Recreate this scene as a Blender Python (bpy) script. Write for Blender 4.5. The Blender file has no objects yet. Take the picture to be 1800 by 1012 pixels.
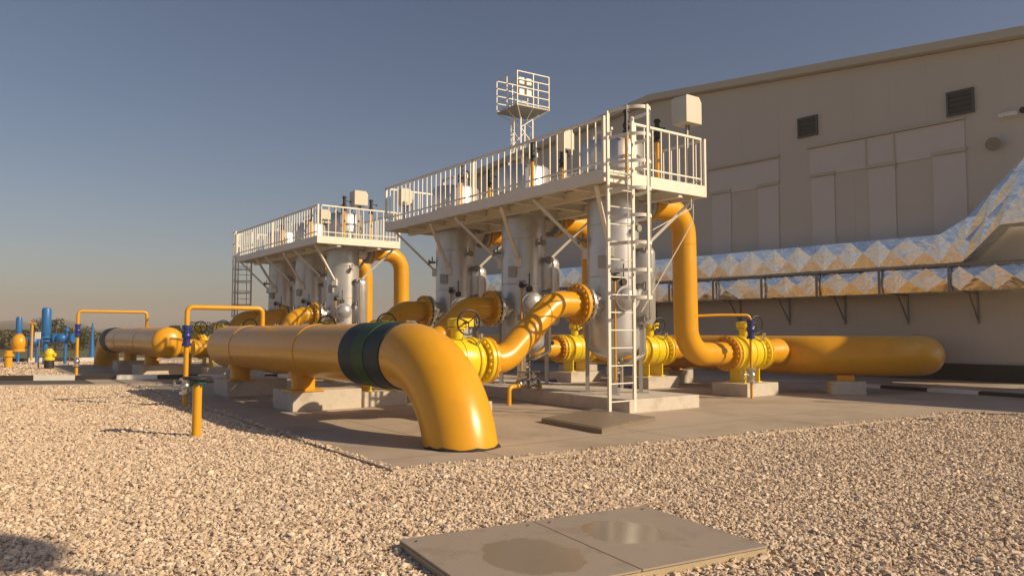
import bpy, bmesh, math, random
import numpy as np
from mathutils import Vector, Matrix
R = math.radians
random.seed(7)
rng = np.random.default_rng(7)
C = bpy.context.scene.collection
scene = bpy.context.scene

# ------------------------------------------------------------------ camera, light, exposure
FPX, HCAM, PITCH = 1320.0, 1.6, math.atan(76 / 1320.0)
cam_d = bpy.data.cameras.new("camera")
cam_d.sensor_width = 36.0
cam_d.lens = FPX / 1800.0 * 36.0
cam_d.clip_end = 6000
cam = bpy.data.objects.new("camera", cam_d)
C.objects.link(cam)
cam.location = (0, 0, HCAM)
cam.rotation_euler = (R(90) + PITCH, 0, 0)
scene.camera = cam

SUN_EL = R(28)
SUN_AZ = math.atan2(0.93, -0.36)          # clockwise from +Y
SDIR = Vector((math.sin(SUN_AZ) * math.cos(SUN_EL), math.cos(SUN_AZ) * math.cos(SUN_EL), math.sin(SUN_EL)))
world = bpy.data.worlds.new("World")
scene.world = world
world.use_nodes = True
wn = world.node_tree
bg = wn.nodes["Background"]
sky = wn.nodes.new("ShaderNodeTexSky")
sky.sky_type = 'NISHITA'
sky.sun_disc = False
sky.sun_elevation = SUN_EL
sky.sun_rotation = SUN_AZ
sky.altitude = 100
sky.air_density = 1.0
sky.dust_density = 1.6
sky.ozone_density = 1.0
warm = wn.nodes.new("ShaderNodeMix"); warm.data_type = 'RGBA'; warm.blend_type = 'MULTIPLY'
warm.inputs[0].default_value = 1.0; warm.inputs[7].default_value = (.94, .865, .875, 1)     # the air of that evening: warmer white
wn.links.new(sky.outputs[0], warm.inputs[6]); wn.links.new(warm.outputs[2], bg.inputs[0])
bg.inputs[1].default_value = 0.072
sun_d = bpy.data.lights.new("sun", 'SUN')
sun_d.energy = 4.9
sun_d.angle = R(0.5)
sun_d.color = (1.0, 0.77, 0.49)
sun = bpy.data.objects.new("sun", sun_d)
C.objects.link(sun)
sun.rotation_euler = SDIR.to_track_quat('Z', 'Y').to_euler()
sun.location = (20, -10, 30)
vs = scene.view_settings
vs.view_transform = 'Standard'
vs.look = 'None'
vs.exposure = 0.13
vs.gamma = 1.0
scene.cycles.max_bounces = 6

# ------------------------------------------------------------------ pixel helpers (photo 1800x1012)
cp, sp = math.cos(PITCH), math.sin(PITCH)
def ray(x, y):
    dx, dz = (x - 900) / FPX, (506 - y) / FPX
    return Vector((dx, cp - dz * sp, sp + dz * cp))
def gnd(x, y, z=0.0):
    d = ray(x, y); t = (z - HCAM) / d.z
    return Vector((d.x * t, d.y * t, z))
def at(x, y, Y):
    d = ray(x, y); t = Y / d.y
    return Vector((d.x * t, Y, HCAM + d.z * t))
YAW = R(36.5)
U = Vector((-math.sin(YAW), math.cos(YAW), 0))
V = Vector((math.cos(YAW), math.sin(YAW), 0))
LEG = Vector((-0.70, 10.4, 0))
def W(s, n, z=0.0):
    p = LEG + U * s + V * n
    return Vector((p.x, p.y, z))
WY = R(41)
UW = Vector((-math.sin(WY), math.cos(WY), 0))
VW = Vector((math.cos(WY), math.sin(WY), 0))
WALL = 26.8
def wp(x, y, off=0.0):                       # (u, z) on the facade plane, off = metres in front of it
    d = ray(x, y); t = (WALL - off) / d.dot(VW)
    p = Vector((0, 0, HCAM)) + d * t
    return p.dot(UW), p.z

# ------------------------------------------------------------------ materials
def mat(name, col, rough=0.5, metal=0.0, nscale=6.0, namt=0.12, bump=0.0, bscale=60.0, coat=0.0, dirt=None, dscale=1.5, dlo=.52, dhi=.68):
    m = bpy.data.materials.new(name); m.use_nodes = True
    nt = m.node_tree; b = nt.nodes["Principled BSDF"]
    b.inputs["Roughness"].default_value = rough
    b.inputs["Metallic"].default_value = metal
    if coat: b.inputs["Coat Weight"].default_value = coat; b.inputs["Coat Roughness"].default_value = 0.12
    tc = nt.nodes.new("ShaderNodeTexCoord")
    n1 = nt.nodes.new("ShaderNodeTexNoise"); n1.inputs["Scale"].default_value = nscale; n1.inputs["Detail"].default_value = 6
    nt.links.new(tc.outputs["Object"], n1.inputs["Vector"])
    mx = nt.nodes.new("ShaderNodeMix"); mx.data_type = 'RGBA'
    mx.inputs[6].default_value = (*[c * (1 - namt) for c in col], 1)
    mx.inputs[7].default_value = (*[min(1, c * (1 + namt)) for c in col], 1)
    nt.links.new(n1.outputs["Fac"], mx.inputs[0])
    out = mx.outputs[2]
    if dirt:
        n2 = nt.nodes.new("ShaderNodeTexNoise"); n2.inputs["Scale"].default_value = dscale; n2.inputs["Detail"].default_value = 8; n2.inputs["Roughness"].default_value = .65
        nt.links.new(tc.outputs["Object"], n2.inputs["Vector"])
        rp = nt.nodes.new("ShaderNodeValToRGB"); rp.color_ramp.elements[0].position = dlo; rp.color_ramp.elements[1].position = dhi
        nt.links.new(n2.outputs["Fac"], rp.inputs[0])
        m2 = nt.nodes.new("ShaderNodeMix"); m2.data_type = 'RGBA'; m2.inputs[7].default_value = (*dirt, 1)
        nt.links.new(rp.outputs[0], m2.inputs[0]); nt.links.new(out, m2.inputs[6]); out = m2.outputs[2]
    nt.links.new(out, b.inputs["Base Color"])
    mr = nt.nodes.new("ShaderNodeMapRange"); mr.inputs[3].default_value = max(.03, rough - .08); mr.inputs[4].default_value = min(1, rough + .1)
    nt.links.new(n1.outputs["Fac"], mr.inputs[0]); nt.links.new(mr.outputs[0], b.inputs["Roughness"])
    if bump:
        n3 = nt.nodes.new("ShaderNodeTexNoise"); n3.inputs["Scale"].default_value = bscale; n3.inputs["Detail"].default_value = 4
        nt.links.new(tc.outputs["Object"], n3.inputs["Vector"])
        bp = nt.nodes.new("ShaderNodeBump"); bp.inputs["Strength"].default_value = bump; bp.inputs["Distance"].default_value = .01
        nt.links.new(n3.outputs["Fac"], bp.inputs["Height"]); nt.links.new(bp.outputs[0], b.inputs["Normal"])
    return m
M = {}
M['orange'] = mat('orange_paint', (.69, .345, .012), .30, 0, 2.5, .10, .07, 18, .04, dirt=(.55, .285, .03), dscale=3, dlo=.55, dhi=.85)
M['yellow'] = mat('yellow_paint', (.80, .595, .012), .3, 0, 5, .08, .05, 30, .3)
M['silver'] = mat('silver_paint', (.58, .59, .61), .34, .62, 3, .06, .06, 25, dirt=(.47, .47, .48), dscale=2.5, dlo=.55, dhi=.8)
M['steel'] = mat('bare_steel', (.62, .61, .58), .28, .9, 8, .12, .1, 60)
M['white'] = mat('white_paint', (.74, .72, .66), .45, 0, 5, .06, .05, 40, dirt=(.6, .56, .48), dscale=4, dlo=.58, dhi=.8)
M['grey'] = mat('grey_paint', (.36, .36, .36), .5, 0, 5, .1)
M['lightgrey'] = mat('light_grey_box', (.55, .53, .46), .45, 0, 5, .06)
M['black'] = mat('black_rubber', (.02, .02, .022), .5, 0, 6, .2, .1)
M['blue'] = mat('blue_paint', (.015, .03, .19), .35, 0, 6, .1, coat=.2)
M['lblue'] = mat('bright_blue_paint', (.015, .14, .42), .4, 0, 6, .1)
M['wrapdark'] = mat('dark_wrap', (.022, .040, .047), .58, 0, 9, .25, .15, 12)
M['wrapgreen'] = mat('green_wrap', (.025, .075, .024), .55, 0, 9, .25, .2, 12)
M['concrete'] = mat('block_concrete', (.55, .51, .455), .85, 0, 7, .12, .35, 40, dirt=(.44, .40, .345), dscale=3)
M['pad'] = mat('pad_concrete', (.43, .36, .29), .86, 0, .9, .16, .25, 90, dirt=(.30, .245, .19), dscale=.55, dlo=.48, dhi=.7)
def joints(m):                                                    # saw-cut joints in the pad, along its own edges
    nt = m.node_tree; b = nt.nodes["Principled BSDF"]
    tc = [n for n in nt.nodes if n.type == 'TEX_COORD'][0]
    mp = nt.nodes.new("ShaderNodeMapping"); mp.inputs["Rotation"].default_value = (0, 0, -YAW); mp.inputs["Location"].default_value = (.6, .9, 0)
    nt.links.new(tc.outputs["Object"], mp.inputs["Vector"])
    br = nt.nodes.new("ShaderNodeTexBrick"); br.offset = 0; br.inputs["Scale"].default_value = 1; br.inputs["Mortar Size"].default_value = .012; br.inputs["Mortar Smooth"].default_value = .2
    br.inputs["Brick Width"].default_value = 3.1; br.inputs["Row Height"].default_value = 3.1
    nt.links.new(mp.outputs[0], br.inputs["Vector"])
    old = b.inputs["Base Color"].links[0].from_socket
    mx = nt.nodes.new("ShaderNodeMix"); mx.data_type = 'RGBA'; mx.inputs[7].default_value = (.17, .135, .10, 1)
    nt.links.new(br.outputs["Fac"], mx.inputs[0]); nt.links.new(old, mx.inputs[6]); nt.links.new(mx.outputs[2], b.inputs["Base Color"])
joints(M['pad'])
M['kerbwhite'] = mat('kerb_white_paint', (.88, .87, .84), .7, 0, 6, .06, .1)
M['kerbblack'] = mat('kerb_black_paint', (.05, .045, .04), .7, 0, 6, .2, .1)
M['asphalt'] = mat('asphalt', (.10, .085, .07), .9, 0, 2, .2, .3, 120)
M['wall'] = mat('wall_cladding', (.56, .52, .455), .6, 0, .6, .05, .04, 8)
M['panel'] = mat('wall_panel', (.61, .57, .53), .55, 0, .8, .05)
M['trim'] = mat('roof_trim', (.52, .47, .37), .5, 0, 1, .06)
M['dark'] = mat('dark_opening', (.03, .035, .04), .6, 0, 5, .2)
M['slat'] = mat('louvre_slat', (.085, .09, .09), .5, .2, 5, .1)
M['galv'] = mat('galvanised_steel', (.27, .265, .255), .5, .6, 8, .2)
M['sealant'] = mat('black_sealant', (.02, .016, .012), .7, 0, 20, .3, .5)
M['bark'] = mat('bark', (.09, .065, .045), .9, 0, 8, .3, .4)
M['concrete_rim'] = mat('rim_concrete', (.42, .35, .24), .85, 0, 5, .15, .4, 30)
M['bluegreen'] = mat('teal_gasket', (.02, .10, .12), .4, 0, 6, .2)
M['gauge'] = mat('gauge_face', (.75, .74, .7), .3, 0, 5, .03)

def foil():
    m = mat('duct_foil', (.83, .83, .83), .24, 1.0, 3, .05)
    nt = m.node_tree; b = nt.nodes["Principled BSDF"]
    tc = [n for n in nt.nodes if n.type == 'TEX_COORD'][0]
    a = nt.nodes.new("ShaderNodeTexNoise"); a.inputs["Scale"].default_value = 2.2; a.inputs["Detail"].default_value = 3; a.inputs["Distortion"].default_value = .6
    c = nt.nodes.new("ShaderNodeTexNoise"); c.inputs["Scale"].default_value = 9; c.inputs["Detail"].default_value = 2
    ad = nt.nodes.new("ShaderNodeMath"); ad.operation = 'MULTIPLY_ADD'; ad.inputs[1].default_value = .12
    nt.links.new(tc.outputs["Object"], a.inputs["Vector"]); nt.links.new(tc.outputs["Object"], c.inputs["Vector"])
    nt.links.new(c.outputs["Fac"], ad.inputs[0]); nt.links.new(a.outputs["Fac"], ad.inputs[2])
    bp = nt.nodes.new("ShaderNodeBump"); bp.inputs["Strength"].default_value = .42; bp.inputs["Distance"].default_value = .09
    nt.links.new(ad.outputs[0], bp.inputs["Height"]); nt.links.new(bp.outputs[0], b.inputs["Normal"])
    return m
M['foil'] = foil()

def stone_mat():
    m = bpy.data.materials.new('crushed_stone'); m.use_nodes = True
    nt = m.node_tree; b = nt.nodes["Principled BSDF"]; b.inputs["Roughness"].default_value = .85
    oi = nt.nodes.new("ShaderNodeObjectInfo")
    rp = nt.nodes.new("ShaderNodeValToRGB"); cr = rp.color_ramp
    cols = [(0, (.34, .25, .18)), (.12, (.53, .42, .315)), (.4, (.68, .56, .44)), (.65, (.76, .65, .525)), (.85, (.62, .475, .35)), (1, (.84, .76, .66))]
    cr.elements[0].position, cr.elements[0].color = 0, (*cols[0][1], 1)
    cr.elements[1].position, cr.elements[1].color = 1, (*cols[-1][1], 1)
    for p, c in cols[1:-1]:
        e = cr.elements.new(p); e.color = (*c, 1)
    nt.links.new(oi.outputs["Random"], rp.inputs[0])
    tc = nt.nodes.new("ShaderNodeTexCoord"); n = nt.nodes.new("ShaderNodeTexNoise"); n.inputs["Scale"].default_value = 40
    nt.links.new(tc.outputs["Object"], n.inputs["Vector"])
    mx = nt.nodes.new("ShaderNodeMix"); mx.data_type = 'RGBA'; mx.blend_type = 'MULTIPLY'; mx.inputs[0].default_value = .5
    r2 = nt.nodes.new("ShaderNodeValToRGB"); r2.color_ramp.elements[0].color = (.6, .55, .5, 1)
    nt.links.new(n.outputs["Fac"], r2.inputs[0]); nt.links.new(rp.outputs[0], mx.inputs[6]); nt.links.new(r2.outputs[0], mx.inputs[7])
    nt.links.new(mx.outputs[2], b.inputs["Base Color"])
    return m
M['stone'] = stone_mat()

def gravelbed_mat():
    m = bpy.data.materials.new('gravel_bed'); m.use_nodes = True
    nt = m.node_tree; b = nt.nodes["Principled BSDF"]; b.inputs["Roughness"].default_value = .9
    tc = nt.nodes.new("ShaderNodeTexCoord")
    vo = nt.nodes.new("ShaderNodeTexVoronoi"); vo.inputs["Scale"].default_value = 26
    nt.links.new(tc.outputs["Object"], vo.inputs["Vector"])
    rp = nt.nodes.new("ShaderNodeValToRGB"); cr = rp.color_ramp
    cr.elements[0].color = (.46, .37, .28, 1); cr.elements[1].color = (.72, .61, .49, 1)
    sx = nt.nodes.new("ShaderNodeSeparateColor"); nt.links.new(vo.outputs["Color"], sx.inputs[0]); nt.links.new(sx.outputs[0], rp.inputs[0])
    nt.links.new(rp.outputs[0], b.inputs["Base Color"])
    bp = nt.nodes.new("ShaderNodeBump"); bp.inputs["Strength"].default_value = 1; bp.inputs["Distance"].default_value = .03; bp.invert = True
    nt.links.new(vo.outputs["Distance"], bp.inputs["Height"]); nt.links.new(bp.outputs[0], b.inputs["Normal"])
    return m
M['gravelbed'] = gravelbed_mat()
M['earth'] = mat('dry_earth', (.13, .115, .06), .95, 0, .15, .35, .3, 3, dirt=(.10, .12, .045), dscale=.05, dlo=.4, dhi=.6)
M['hill'] = mat('hill_scrub', (.055, .065, .035), .95, 0, .02, .4, .0, 1, dirt=(.10, .09, .055), dscale=.012, dlo=.5, dhi=.62)

def leaf_mat(name, c):
    m = bpy.data.materials.new(name); m.use_nodes = True
    nt = m.node_tree; b = nt.nodes["Principled BSDF"]; b.inputs["Roughness"].default_value = .7
    g = nt.nodes.new("ShaderNodeNewGeometry")
    mx = nt.nodes.new("ShaderNodeMix"); mx.data_type = 'RGBA'
    mx.inputs[6].default_value = (*[x * .6 for x in c], 1); mx.inputs[7].default_value = (*[x * 1.4 for x in c], 1)
    nt.links.new(g.outputs["Random Per Island"], mx.inputs[0]); nt.links.new(mx.outputs[2], b.inputs["Base Color"])
    return m
M['leaf'] = leaf_mat('dark_leaf', (.055, .065, .025))
M['leaf2'] = leaf_mat('olive_leaf', (.085, .08, .03))

def plate_mat(cx, cy, ra, rb):
    m = mat('checker_plate', (.385, .335, .285), .48, .15, 1.2, .10, dirt=(.30, .25, .20), dscale=2.2)
    nt = m.node_tree; b = nt.nodes["Principled BSDF"]
    tc = [n for n in nt.nodes if n.type == 'TEX_COORD'][0]
    mp = nt.nodes.new("ShaderNodeMapping"); mp.inputs["Rotation"].default_value = (0, 0, R(45)); mp.inputs["Scale"].default_value = (26, 26, 26)
    nt.links.new(tc.outputs["Object"], mp.inputs["Vector"])
    ck = nt.nodes.new("ShaderNodeTexChecker"); ck.inputs["Scale"].default_value = 1.0
    nt.links.new(mp.outputs[0], ck.inputs["Vector"])
    # rain water standing in a shallow dent: smooth film, damp margin
    mq = nt.nodes.new("ShaderNodeMapping"); mq.vector_type = 'POINT'
    mq.inputs["Scale"].default_value = (1 / ra, 1 / rb, 0); mq.inputs["Location"].default_value = (-cx / ra, -cy / rb, 0)
    nt.links.new(tc.outputs["Object"], mq.inputs["Vector"])
    ln = nt.nodes.new("ShaderNodeVectorMath"); ln.operation = 'LENGTH'; nt.links.new(mq.outputs[0], ln.inputs[0])
    nz = nt.nodes.new("ShaderNodeTexNoise"); nz.inputs["Scale"].default_value = 4; nz.inputs["Detail"].default_value = 5; nt.links.new(tc.outputs["Object"], nz.inputs["Vector"])
    ad = nt.nodes.new("ShaderNodeMath"); ad.operation = 'MULTIPLY_ADD'; ad.inputs[1].default_value = .55
    nt.links.new(nz.outputs["Fac"], ad.inputs[0]); nt.links.new(ln.outputs["Value"], ad.inputs[2])
    wet = nt.nodes.new("ShaderNodeMapRange"); wet.interpolation_type = 'SMOOTHSTEP'
    wet.inputs[1].default_value = 1.14; wet.inputs[2].default_value = 1.30; wet.inputs[3].default_value = 1; wet.inputs[4].default_value = 0
    nt.links.new(ad.outputs[0], wet.inputs[0])
    old = b.inputs["Base Color"].links[0].from_socket
    mx = nt.nodes.new("ShaderNodeMix"); mx.data_type = 'RGBA'; mx.inputs[7].default_value = (.325, .28, .225, 1)
    nt.links.new(wet.outputs[0], mx.inputs[0]); nt.links.new(old, mx.inputs[6]); nt.links.new(mx.outputs[2], b.inputs["Base Color"])
    rr_ = b.inputs["Roughness"].links[0].from_socket
    mr = nt.nodes.new("ShaderNodeMix"); mr.inputs[3].default_value = .13
    nt.links.new(wet.outputs[0], mr.inputs[0]); nt.links.new(rr_, mr.inputs[2]); nt.links.new(mr.outputs[0], b.inputs["Roughness"])
    iv = nt.nodes.new("ShaderNodeMath"); iv.operation = 'MULTIPLY_ADD'; iv.inputs[1].default_value = -.48; iv.inputs[2].default_value = .5
    nt.links.new(wet.outputs[0], iv.inputs[0])
    bp = nt.nodes.new("ShaderNodeBump"); bp.inputs["Distance"].default_value = .004
    nt.links.new(iv.outputs[0], bp.inputs["Strength"])
    nt.links.new(ck.outputs["Fac"], bp.inputs["Height"]); nt.links.new(bp.outputs[0], b.inputs["Normal"])
    return m
M['darkplate'] = mat('dark_plate', (.23, .19, .15), .5, .2, 3, .15, .2, 40)

for k_ in ('wrapdark', 'wrapgreen'): M[k_].node_tree.nodes['Principled BSDF'].inputs['Specular IOR Level'].default_value = .3
# ------------------------------------------------------------------ mesh builder
def basis(ax):
    ax = Vector(ax).normalized()
    h = Vector((0, 0, 1)) if abs(ax.z) < .9 else Vector((0, 1, 0))
    a = h.cross(ax).normalized(); b = ax.cross(a)
    return a, b, ax
class MB:
    def __init__(s): s.v = []; s.f = []
    def add(s, vs_, fs):
        o = len(s.v); s.v += [tuple(x) for x in vs_]; s.f += [tuple(i + o for i in f) for f in fs]; return s
    def box(s, c, d, rz=0.0, mat3=None):
        c = Vector(c); hx, hy, hz = d[0] / 2, d[1] / 2, d[2] / 2
        m = mat3 if mat3 else Matrix.Rotation(rz, 3, 'Z')
        p = [c + m @ Vector((x, y, z)) for x in (-hx, hx) for y in (-hy, hy) for z in (-hz, hz)]
        return s.add(p, [(0, 1, 3, 2), (4, 6, 7, 5), (0, 4, 5, 1), (2, 3, 7, 6), (0, 2, 6, 4), (1, 5, 7, 3)])
    def beam(s, p, q, w, h):
        p = Vector(p); q = Vector(q); a, b, ax = basis(q - p)
        m = Matrix((a, b, ax)).transposed()
        return s.box((p + q) / 2, (w, h, (q - p).length), mat3=m)
    def lathe(s, prof, o, ax, seg=32, closed=False):      # prof: (radius, t)
        o = Vector(o); a, b, ax = basis(ax); n = len(prof); vs_ = []; fs = []
        for r, t in prof:
            for k in range(seg):
                th = 2 * math.pi * k / seg
                vs_.append(o + ax * t + (a * math.cos(th) + b * math.sin(th)) * r)
        for i in range(n - 1 if not closed else n):
            for k in range(seg):
                k2 = (k + 1) % seg; i2 = (i + 1) % n
                fs.append((i * seg + k, i * seg + k2, i2 * seg + k2, i2 * seg + k))
        if not closed:
            fs.append(tuple(reversed(range(seg)))); fs.append(tuple(range((n - 1) * seg, n * seg)))
        return s.add(vs_, fs)
    def cyl(s, p, q, r, r2=None, seg=16):
        p = Vector(p); q = Vector(q); L = (q - p).length
        return s.lathe([(r, 0), (r if r2 is None else r2, L)], p, q - p, seg)
    def torus(s, c, ax, RR, r, seg=32, rs=8):
        return s.lathe([(RR + r * math.cos(2 * math.pi * k / rs), r * math.sin(2 * math.pi * k / rs)) for k in range(rs)], c, ax, seg, closed=True)
    def sphere(s, c, rx, ry=None, rz=None, seg=16, rings=10):
        ry = ry or rx; rz = rz or rx; c = Vector(c); vs_ = []; fs = []
        for i in range(rings + 1):
            ph = math.pi * (i + .02 if i == 0 else (i - .02 if i == rings else i)) / rings
            for k in range(seg):
                th = 2 * math.pi * k / seg
                vs_.append(c + Vector((rx * math.sin(ph) * math.cos(th), ry * math.sin(ph) * math.sin(th), rz * math.cos(ph))))
        for i in range(rings):
            for k in range(seg):
                fs.append((i * seg + k, (i + 1) * seg + k, (i + 1) * seg + (k + 1) % seg, i * seg + (k + 1) % seg))
        fs.append(tuple(range(seg))); fs.append(tuple(reversed(range(rings * seg, (rings + 1) * seg))))
        return s.add(vs_, fs)
    def sweep(s, pts, r, seg=20, caps=True):
        pts = [Vector(p) for p in pts]; n = len(pts); vs_ = []; fs = []
        t0 = (pts[1] - pts[0]).normalized(); a, b, _ = basis(t0)
        for i, p in enumerate(pts):
            t = (pts[min(i + 1, n - 1)] - pts[max(i - 1, 0)]).normalized()
            a = (a - t * a.dot(t)).normalized(); b = t.cross(a)
            rr = r[i] if isinstance(r, (list, tuple)) else r
            for k in range(seg):
                th = 2 * math.pi * k / seg
                vs_.append(p + (a * math.cos(th) + b * math.sin(th)) * rr)
        for i in range(n - 1):
            for k in range(seg):
                k2 = (k + 1) % seg
                fs.append((i * seg + k, i * seg + k2, (i + 1) * seg + k2, (i + 1) * seg + k))
        if caps:
            fs.append(tuple(reversed(range(seg)))); fs.append(tuple(range((n - 1) * seg, n * seg)))
        return s.add(vs_, fs)
    def tube(s, pts, r, bend=.1, seg=14, steps=7):
        return s.sweep(fillet(pts, bend, steps), r, seg)
    def bolts(s, c, ax, RR, n, r, h):
        c = Vector(c); a, b, ax = basis(ax)
        for k in range(n):
            th = 2 * math.pi * (k + .5) / n
            p = c + (a * math.cos(th) + b * math.sin(th)) * RR
            s.lathe([(r, -h / 2), (r, h / 2)], p, ax, 6)
        return s
    def prism(s, poly, z0, z1):
        n = len(poly)
        vs_ = [(x, y, z0) for x, y in poly] + [(x, y, z1) for x, y in poly]
        fs = [tuple(reversed(range(n))), tuple(range(n, 2 * n))] + [(i, (i + 1) % n, n + (i + 1) % n, n + i) for i in range(n)]
        return s.add(vs_, fs)
    def build(s, name, m, parent=None, smooth=True, bevel=0.0, angle=38):
        me = bpy.data.meshes.new(name)
        me.from_pydata(s.v, [], s.f); me.update()
        bm = bmesh.new(); bm.from_mesh(me); bmesh.ops.recalc_face_normals(bm, faces=bm.faces)
        if bevel:
            bmesh.ops.bevel(bm, geom=[e for e in bm.edges if e.is_manifold and e.calc_face_angle(0) > R(50)], offset=bevel, segments=2, affect='EDGES', profile=.5)
        bm.to_mesh(me); bm.free()
        if smooth:
            me.polygons.foreach_set('use_smooth', [True] * len(me.polygons)); me.set_sharp_from_angle(angle=R(angle))
        ms = m if isinstance(m, list) else [m]
        for x in ms: me.materials.append(M[x] if isinstance(x, str) else x)
        o = bpy.data.objects.new(name, me); C.objects.link(o)
        if parent is not None: o.parent = parent
        return o
def fillet(pts, bend, steps=7):
    pts = [Vector(p) for p in pts]; out = [pts[0]]
    for i in range(1, len(pts) - 1):
        p, c, q = pts[i - 1], pts[i], pts[i + 1]
        d1 = (p - c).normalized(); d2 = (q - c).normalized()
        ang = d1.angle(d2)
        if ang > R(178): out.append(c); continue
        L = min(bend / math.tan(ang / 2), (p - c).length * .499, (q - c).length * .499)
        rr = L * math.tan(ang / 2)
        cen = c + (d1 + d2).normalized() * (rr / math.sin(ang / 2))
        a = c + d1 * L - cen; b_ = c + d2 * L - cen
        tot = a.angle(b_)
        axn = a.cross(b_).normalized()
        for k in range(steps + 1):
            out.append(cen + Matrix.Rotation(tot * k / steps, 3, axn) @ a)
    out.append(pts[-1])
    return out
def tag(o, label=None, cat=None, group=None, kind=None):
    if label: o["label"] = label
    if cat: o["category"] = cat
    if group: o["group"] = group
    if kind: o["kind"] = kind
    return o
def thing(name, label, cat, loc, rz=0.0, group=None):
    o = bpy.data.objects.new(name, None); C.objects.link(o)
    o.location = loc; o.rotation_euler = (0, 0, rz); o.empty_display_size = .2
    return tag(o, label, cat, group)
def copy_tree(o, parent=None):
    c = o.copy(); C.objects.link(c)
    if parent is not None: c.parent = parent
    for ch in o.children: copy_tree(ch, c)
    return c
def dup(o, loc, label, rz=None):
    c = copy_tree(o); c.location = loc; c["label"] = label
    if rz is not None: c.rotation_euler = (0, 0, rz)
    return c
def struct(o): o["kind"] = "structure"; return o

# ------------------------------------------------------------------ ground, pad, path, kerbs
g = MB(); nr = 48
rad = [0, 60, 200, 500, 700, 860]
pts = [(0, 20, -.05)]
for r_ in rad[1:]:
    for k in range(nr): pts.append((r_ * math.cos(2 * math.pi * k / nr), 20 + r_ * math.sin(2 * math.pi * k / nr), -.05))
fs = [(0, 1 + k, 1 + (k + 1) % nr) for k in range(nr)]
for i in range(len(rad) - 2):
    for k in range(nr):
        fs.append((1 + i * nr + k, 1 + (i + 1) * nr + k, 1 + (i + 1) * nr + (k + 1) % nr, 1 + i * nr + (k + 1) % nr))
struct(g.add(pts, fs).build('ground', 'earth'))

PA = gnd(690, 830); PB = gnd(1622, 735); PC = gnd(1690, 727); PD = gnd(1800, 731)
PDx = PD + (PD - PC).normalized() * 14
Lf = W(15.0, -1.35)
pad_poly = [(PA.x, PA.y), (PB.x, PB.y), (PC.x, PC.y), (PDx.x, PDx.y), (30, 22), (W(32, 20).x, W(32, 20).y), (W(32, 3).x, W(32, 3).y),
            (W(15.2, 2.6).x, W(15.2, 2.6).y), (Lf.x, Lf.y)]
struct(MB().prism([(-34, -6), (34, -6), (34, 46), (-40, 46)], -.3, -.006).build('gravel_bed', 'gravelbed'))
pad = struct(MB().prism(pad_poly, -.2, .03).build('concrete_pad', 'pad'))
# far pad under the second station, left of its header
far_poly = [W(16.2, -2.2), W(16.2, 2.9), W(32, 2.9), W(32, -2.2)]
struct(MB().prism([(p.x, p.y) for p in far_poly], -.2, .03).build('far_concrete_pad', 'pad'))
# narrow asphalt path and the black and white kerbs
kA, kB = Vector((-15.5, 24.5, 0)), Vector((-8.2, 25.3, 0))
kd = (kB - kA).normalized(); kn = Vector((kd.y, -kd.x, 0))
k0 = kA - kd * 16; k1 = kB + kd * 0.9
pp = [k0, k1, k1 + kn * 2.6, k0 + kn * 2.6]
struct(MB().prism([(p.x, p.y) for p in pp], -.1, .012).build('asphalt_path', 'asphalt'))
def kerb(name, p0, p1, step, h=.15, w=.14, phase=0.0, white=None):
    d = (p1 - p0); L = d.length; d.normalize(); ang = math.atan2(d.y, d.x)
    t = -phase; i = 0; A = MB(); mats = []
    while t < L:
        a, b = max(0, t), min(L, t + step)
        if b - a > .05:
            A.box(p0 + d * ((a + b) / 2) + Vector((0, 0, h / 2 - .05)), (b - a - .012, w, h + .1), ang); mats += [i % 2] * 6
        t += step; i += 1
    o = A.build(name, ['kerbwhite', 'kerbblack'], smooth=False)
    o.data.polygons.foreach_set('material_index', mats)
    return struct(o)
kerb('kerb', k0, k1 + kd * 4.5, 1.28, .17, .16, 1.92)
struct(MB().beam(k0 + kn * 2.68 + Vector((0, 0, .0)), k1 + kn * 2.68, .12, .1).build('path_edging', 'concrete'))
f0, f1 = gnd(-120, 636.5), gnd(200, 634.5)
kerb('kerb', f0, f1, 1.2, .20, .2, .2)
w0 = gnd(1500, 681); w1 = gnd(1850, 704)
kerb('kerb', w0, w1, 1.25, .12, .2, .4)

# ------------------------------------------------------------------ gravel stones (uncountable)
def in_poly(px, py, poly):
    c = np.zeros(len(px), bool); n = len(poly); j = n - 1
    for i in range(n):
        xi, yi = poly[i]; xj, yj = poly[j]
        c ^= ((yi > py) != (yj > py)) & (px < (xj - xi) * (py - yi) / (yj - yi + 1e-12) + xi); j = i
    return c
plL, plT = Vector((-.83, 5.63, 0)), Vector((1.17, 6.72, 0))
pdv = (plT - plL).normalized(); plR = plT + Vector((pdv.y, -pdv.x, 0)) * 1.385
plB = plL + (plR - plT)
pl_poly = [(p.x, p.y) for p in (plL, plT, plR, plB)]
pp2 = [k0, k1, k1 + kn * 2.8, k0 + kn * 2.8]
P_ = []
for (y0, y1, dens, s0, s1) in ((3.4, 7.5, 2100, .009, .028), (7.5, 11, 1500, .011, .030), (11, 16, 800, .014, .034), (16, 23, 420, .017, .040), (25, 41, 70, .03, .055)):
    xa, xb = -(y1 * .80 + 1), (y1 * .8 + 1)
    if y0 > 15: xb = 2
    N = int((xb - xa) * (y1 - y0) * dens)
    q = np.stack([rng.uniform(xa, xb, N), rng.uniform(y0, y1, N), rng.uniform(s0, s1, N) * rng.choice([.6, .8, 1, 1, 1.5], N, p=[.30, .25, .2, .19, .06])], 1)
    P_.append(q)
P_ = np.concatenate(P_)
pc_ = np.mean(np.array(pad_poly[:4] + [tuple(Lf[:2])]), 0)
inpad = in_poly(P_[:, 0], P_[:, 1], pad_poly)
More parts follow.
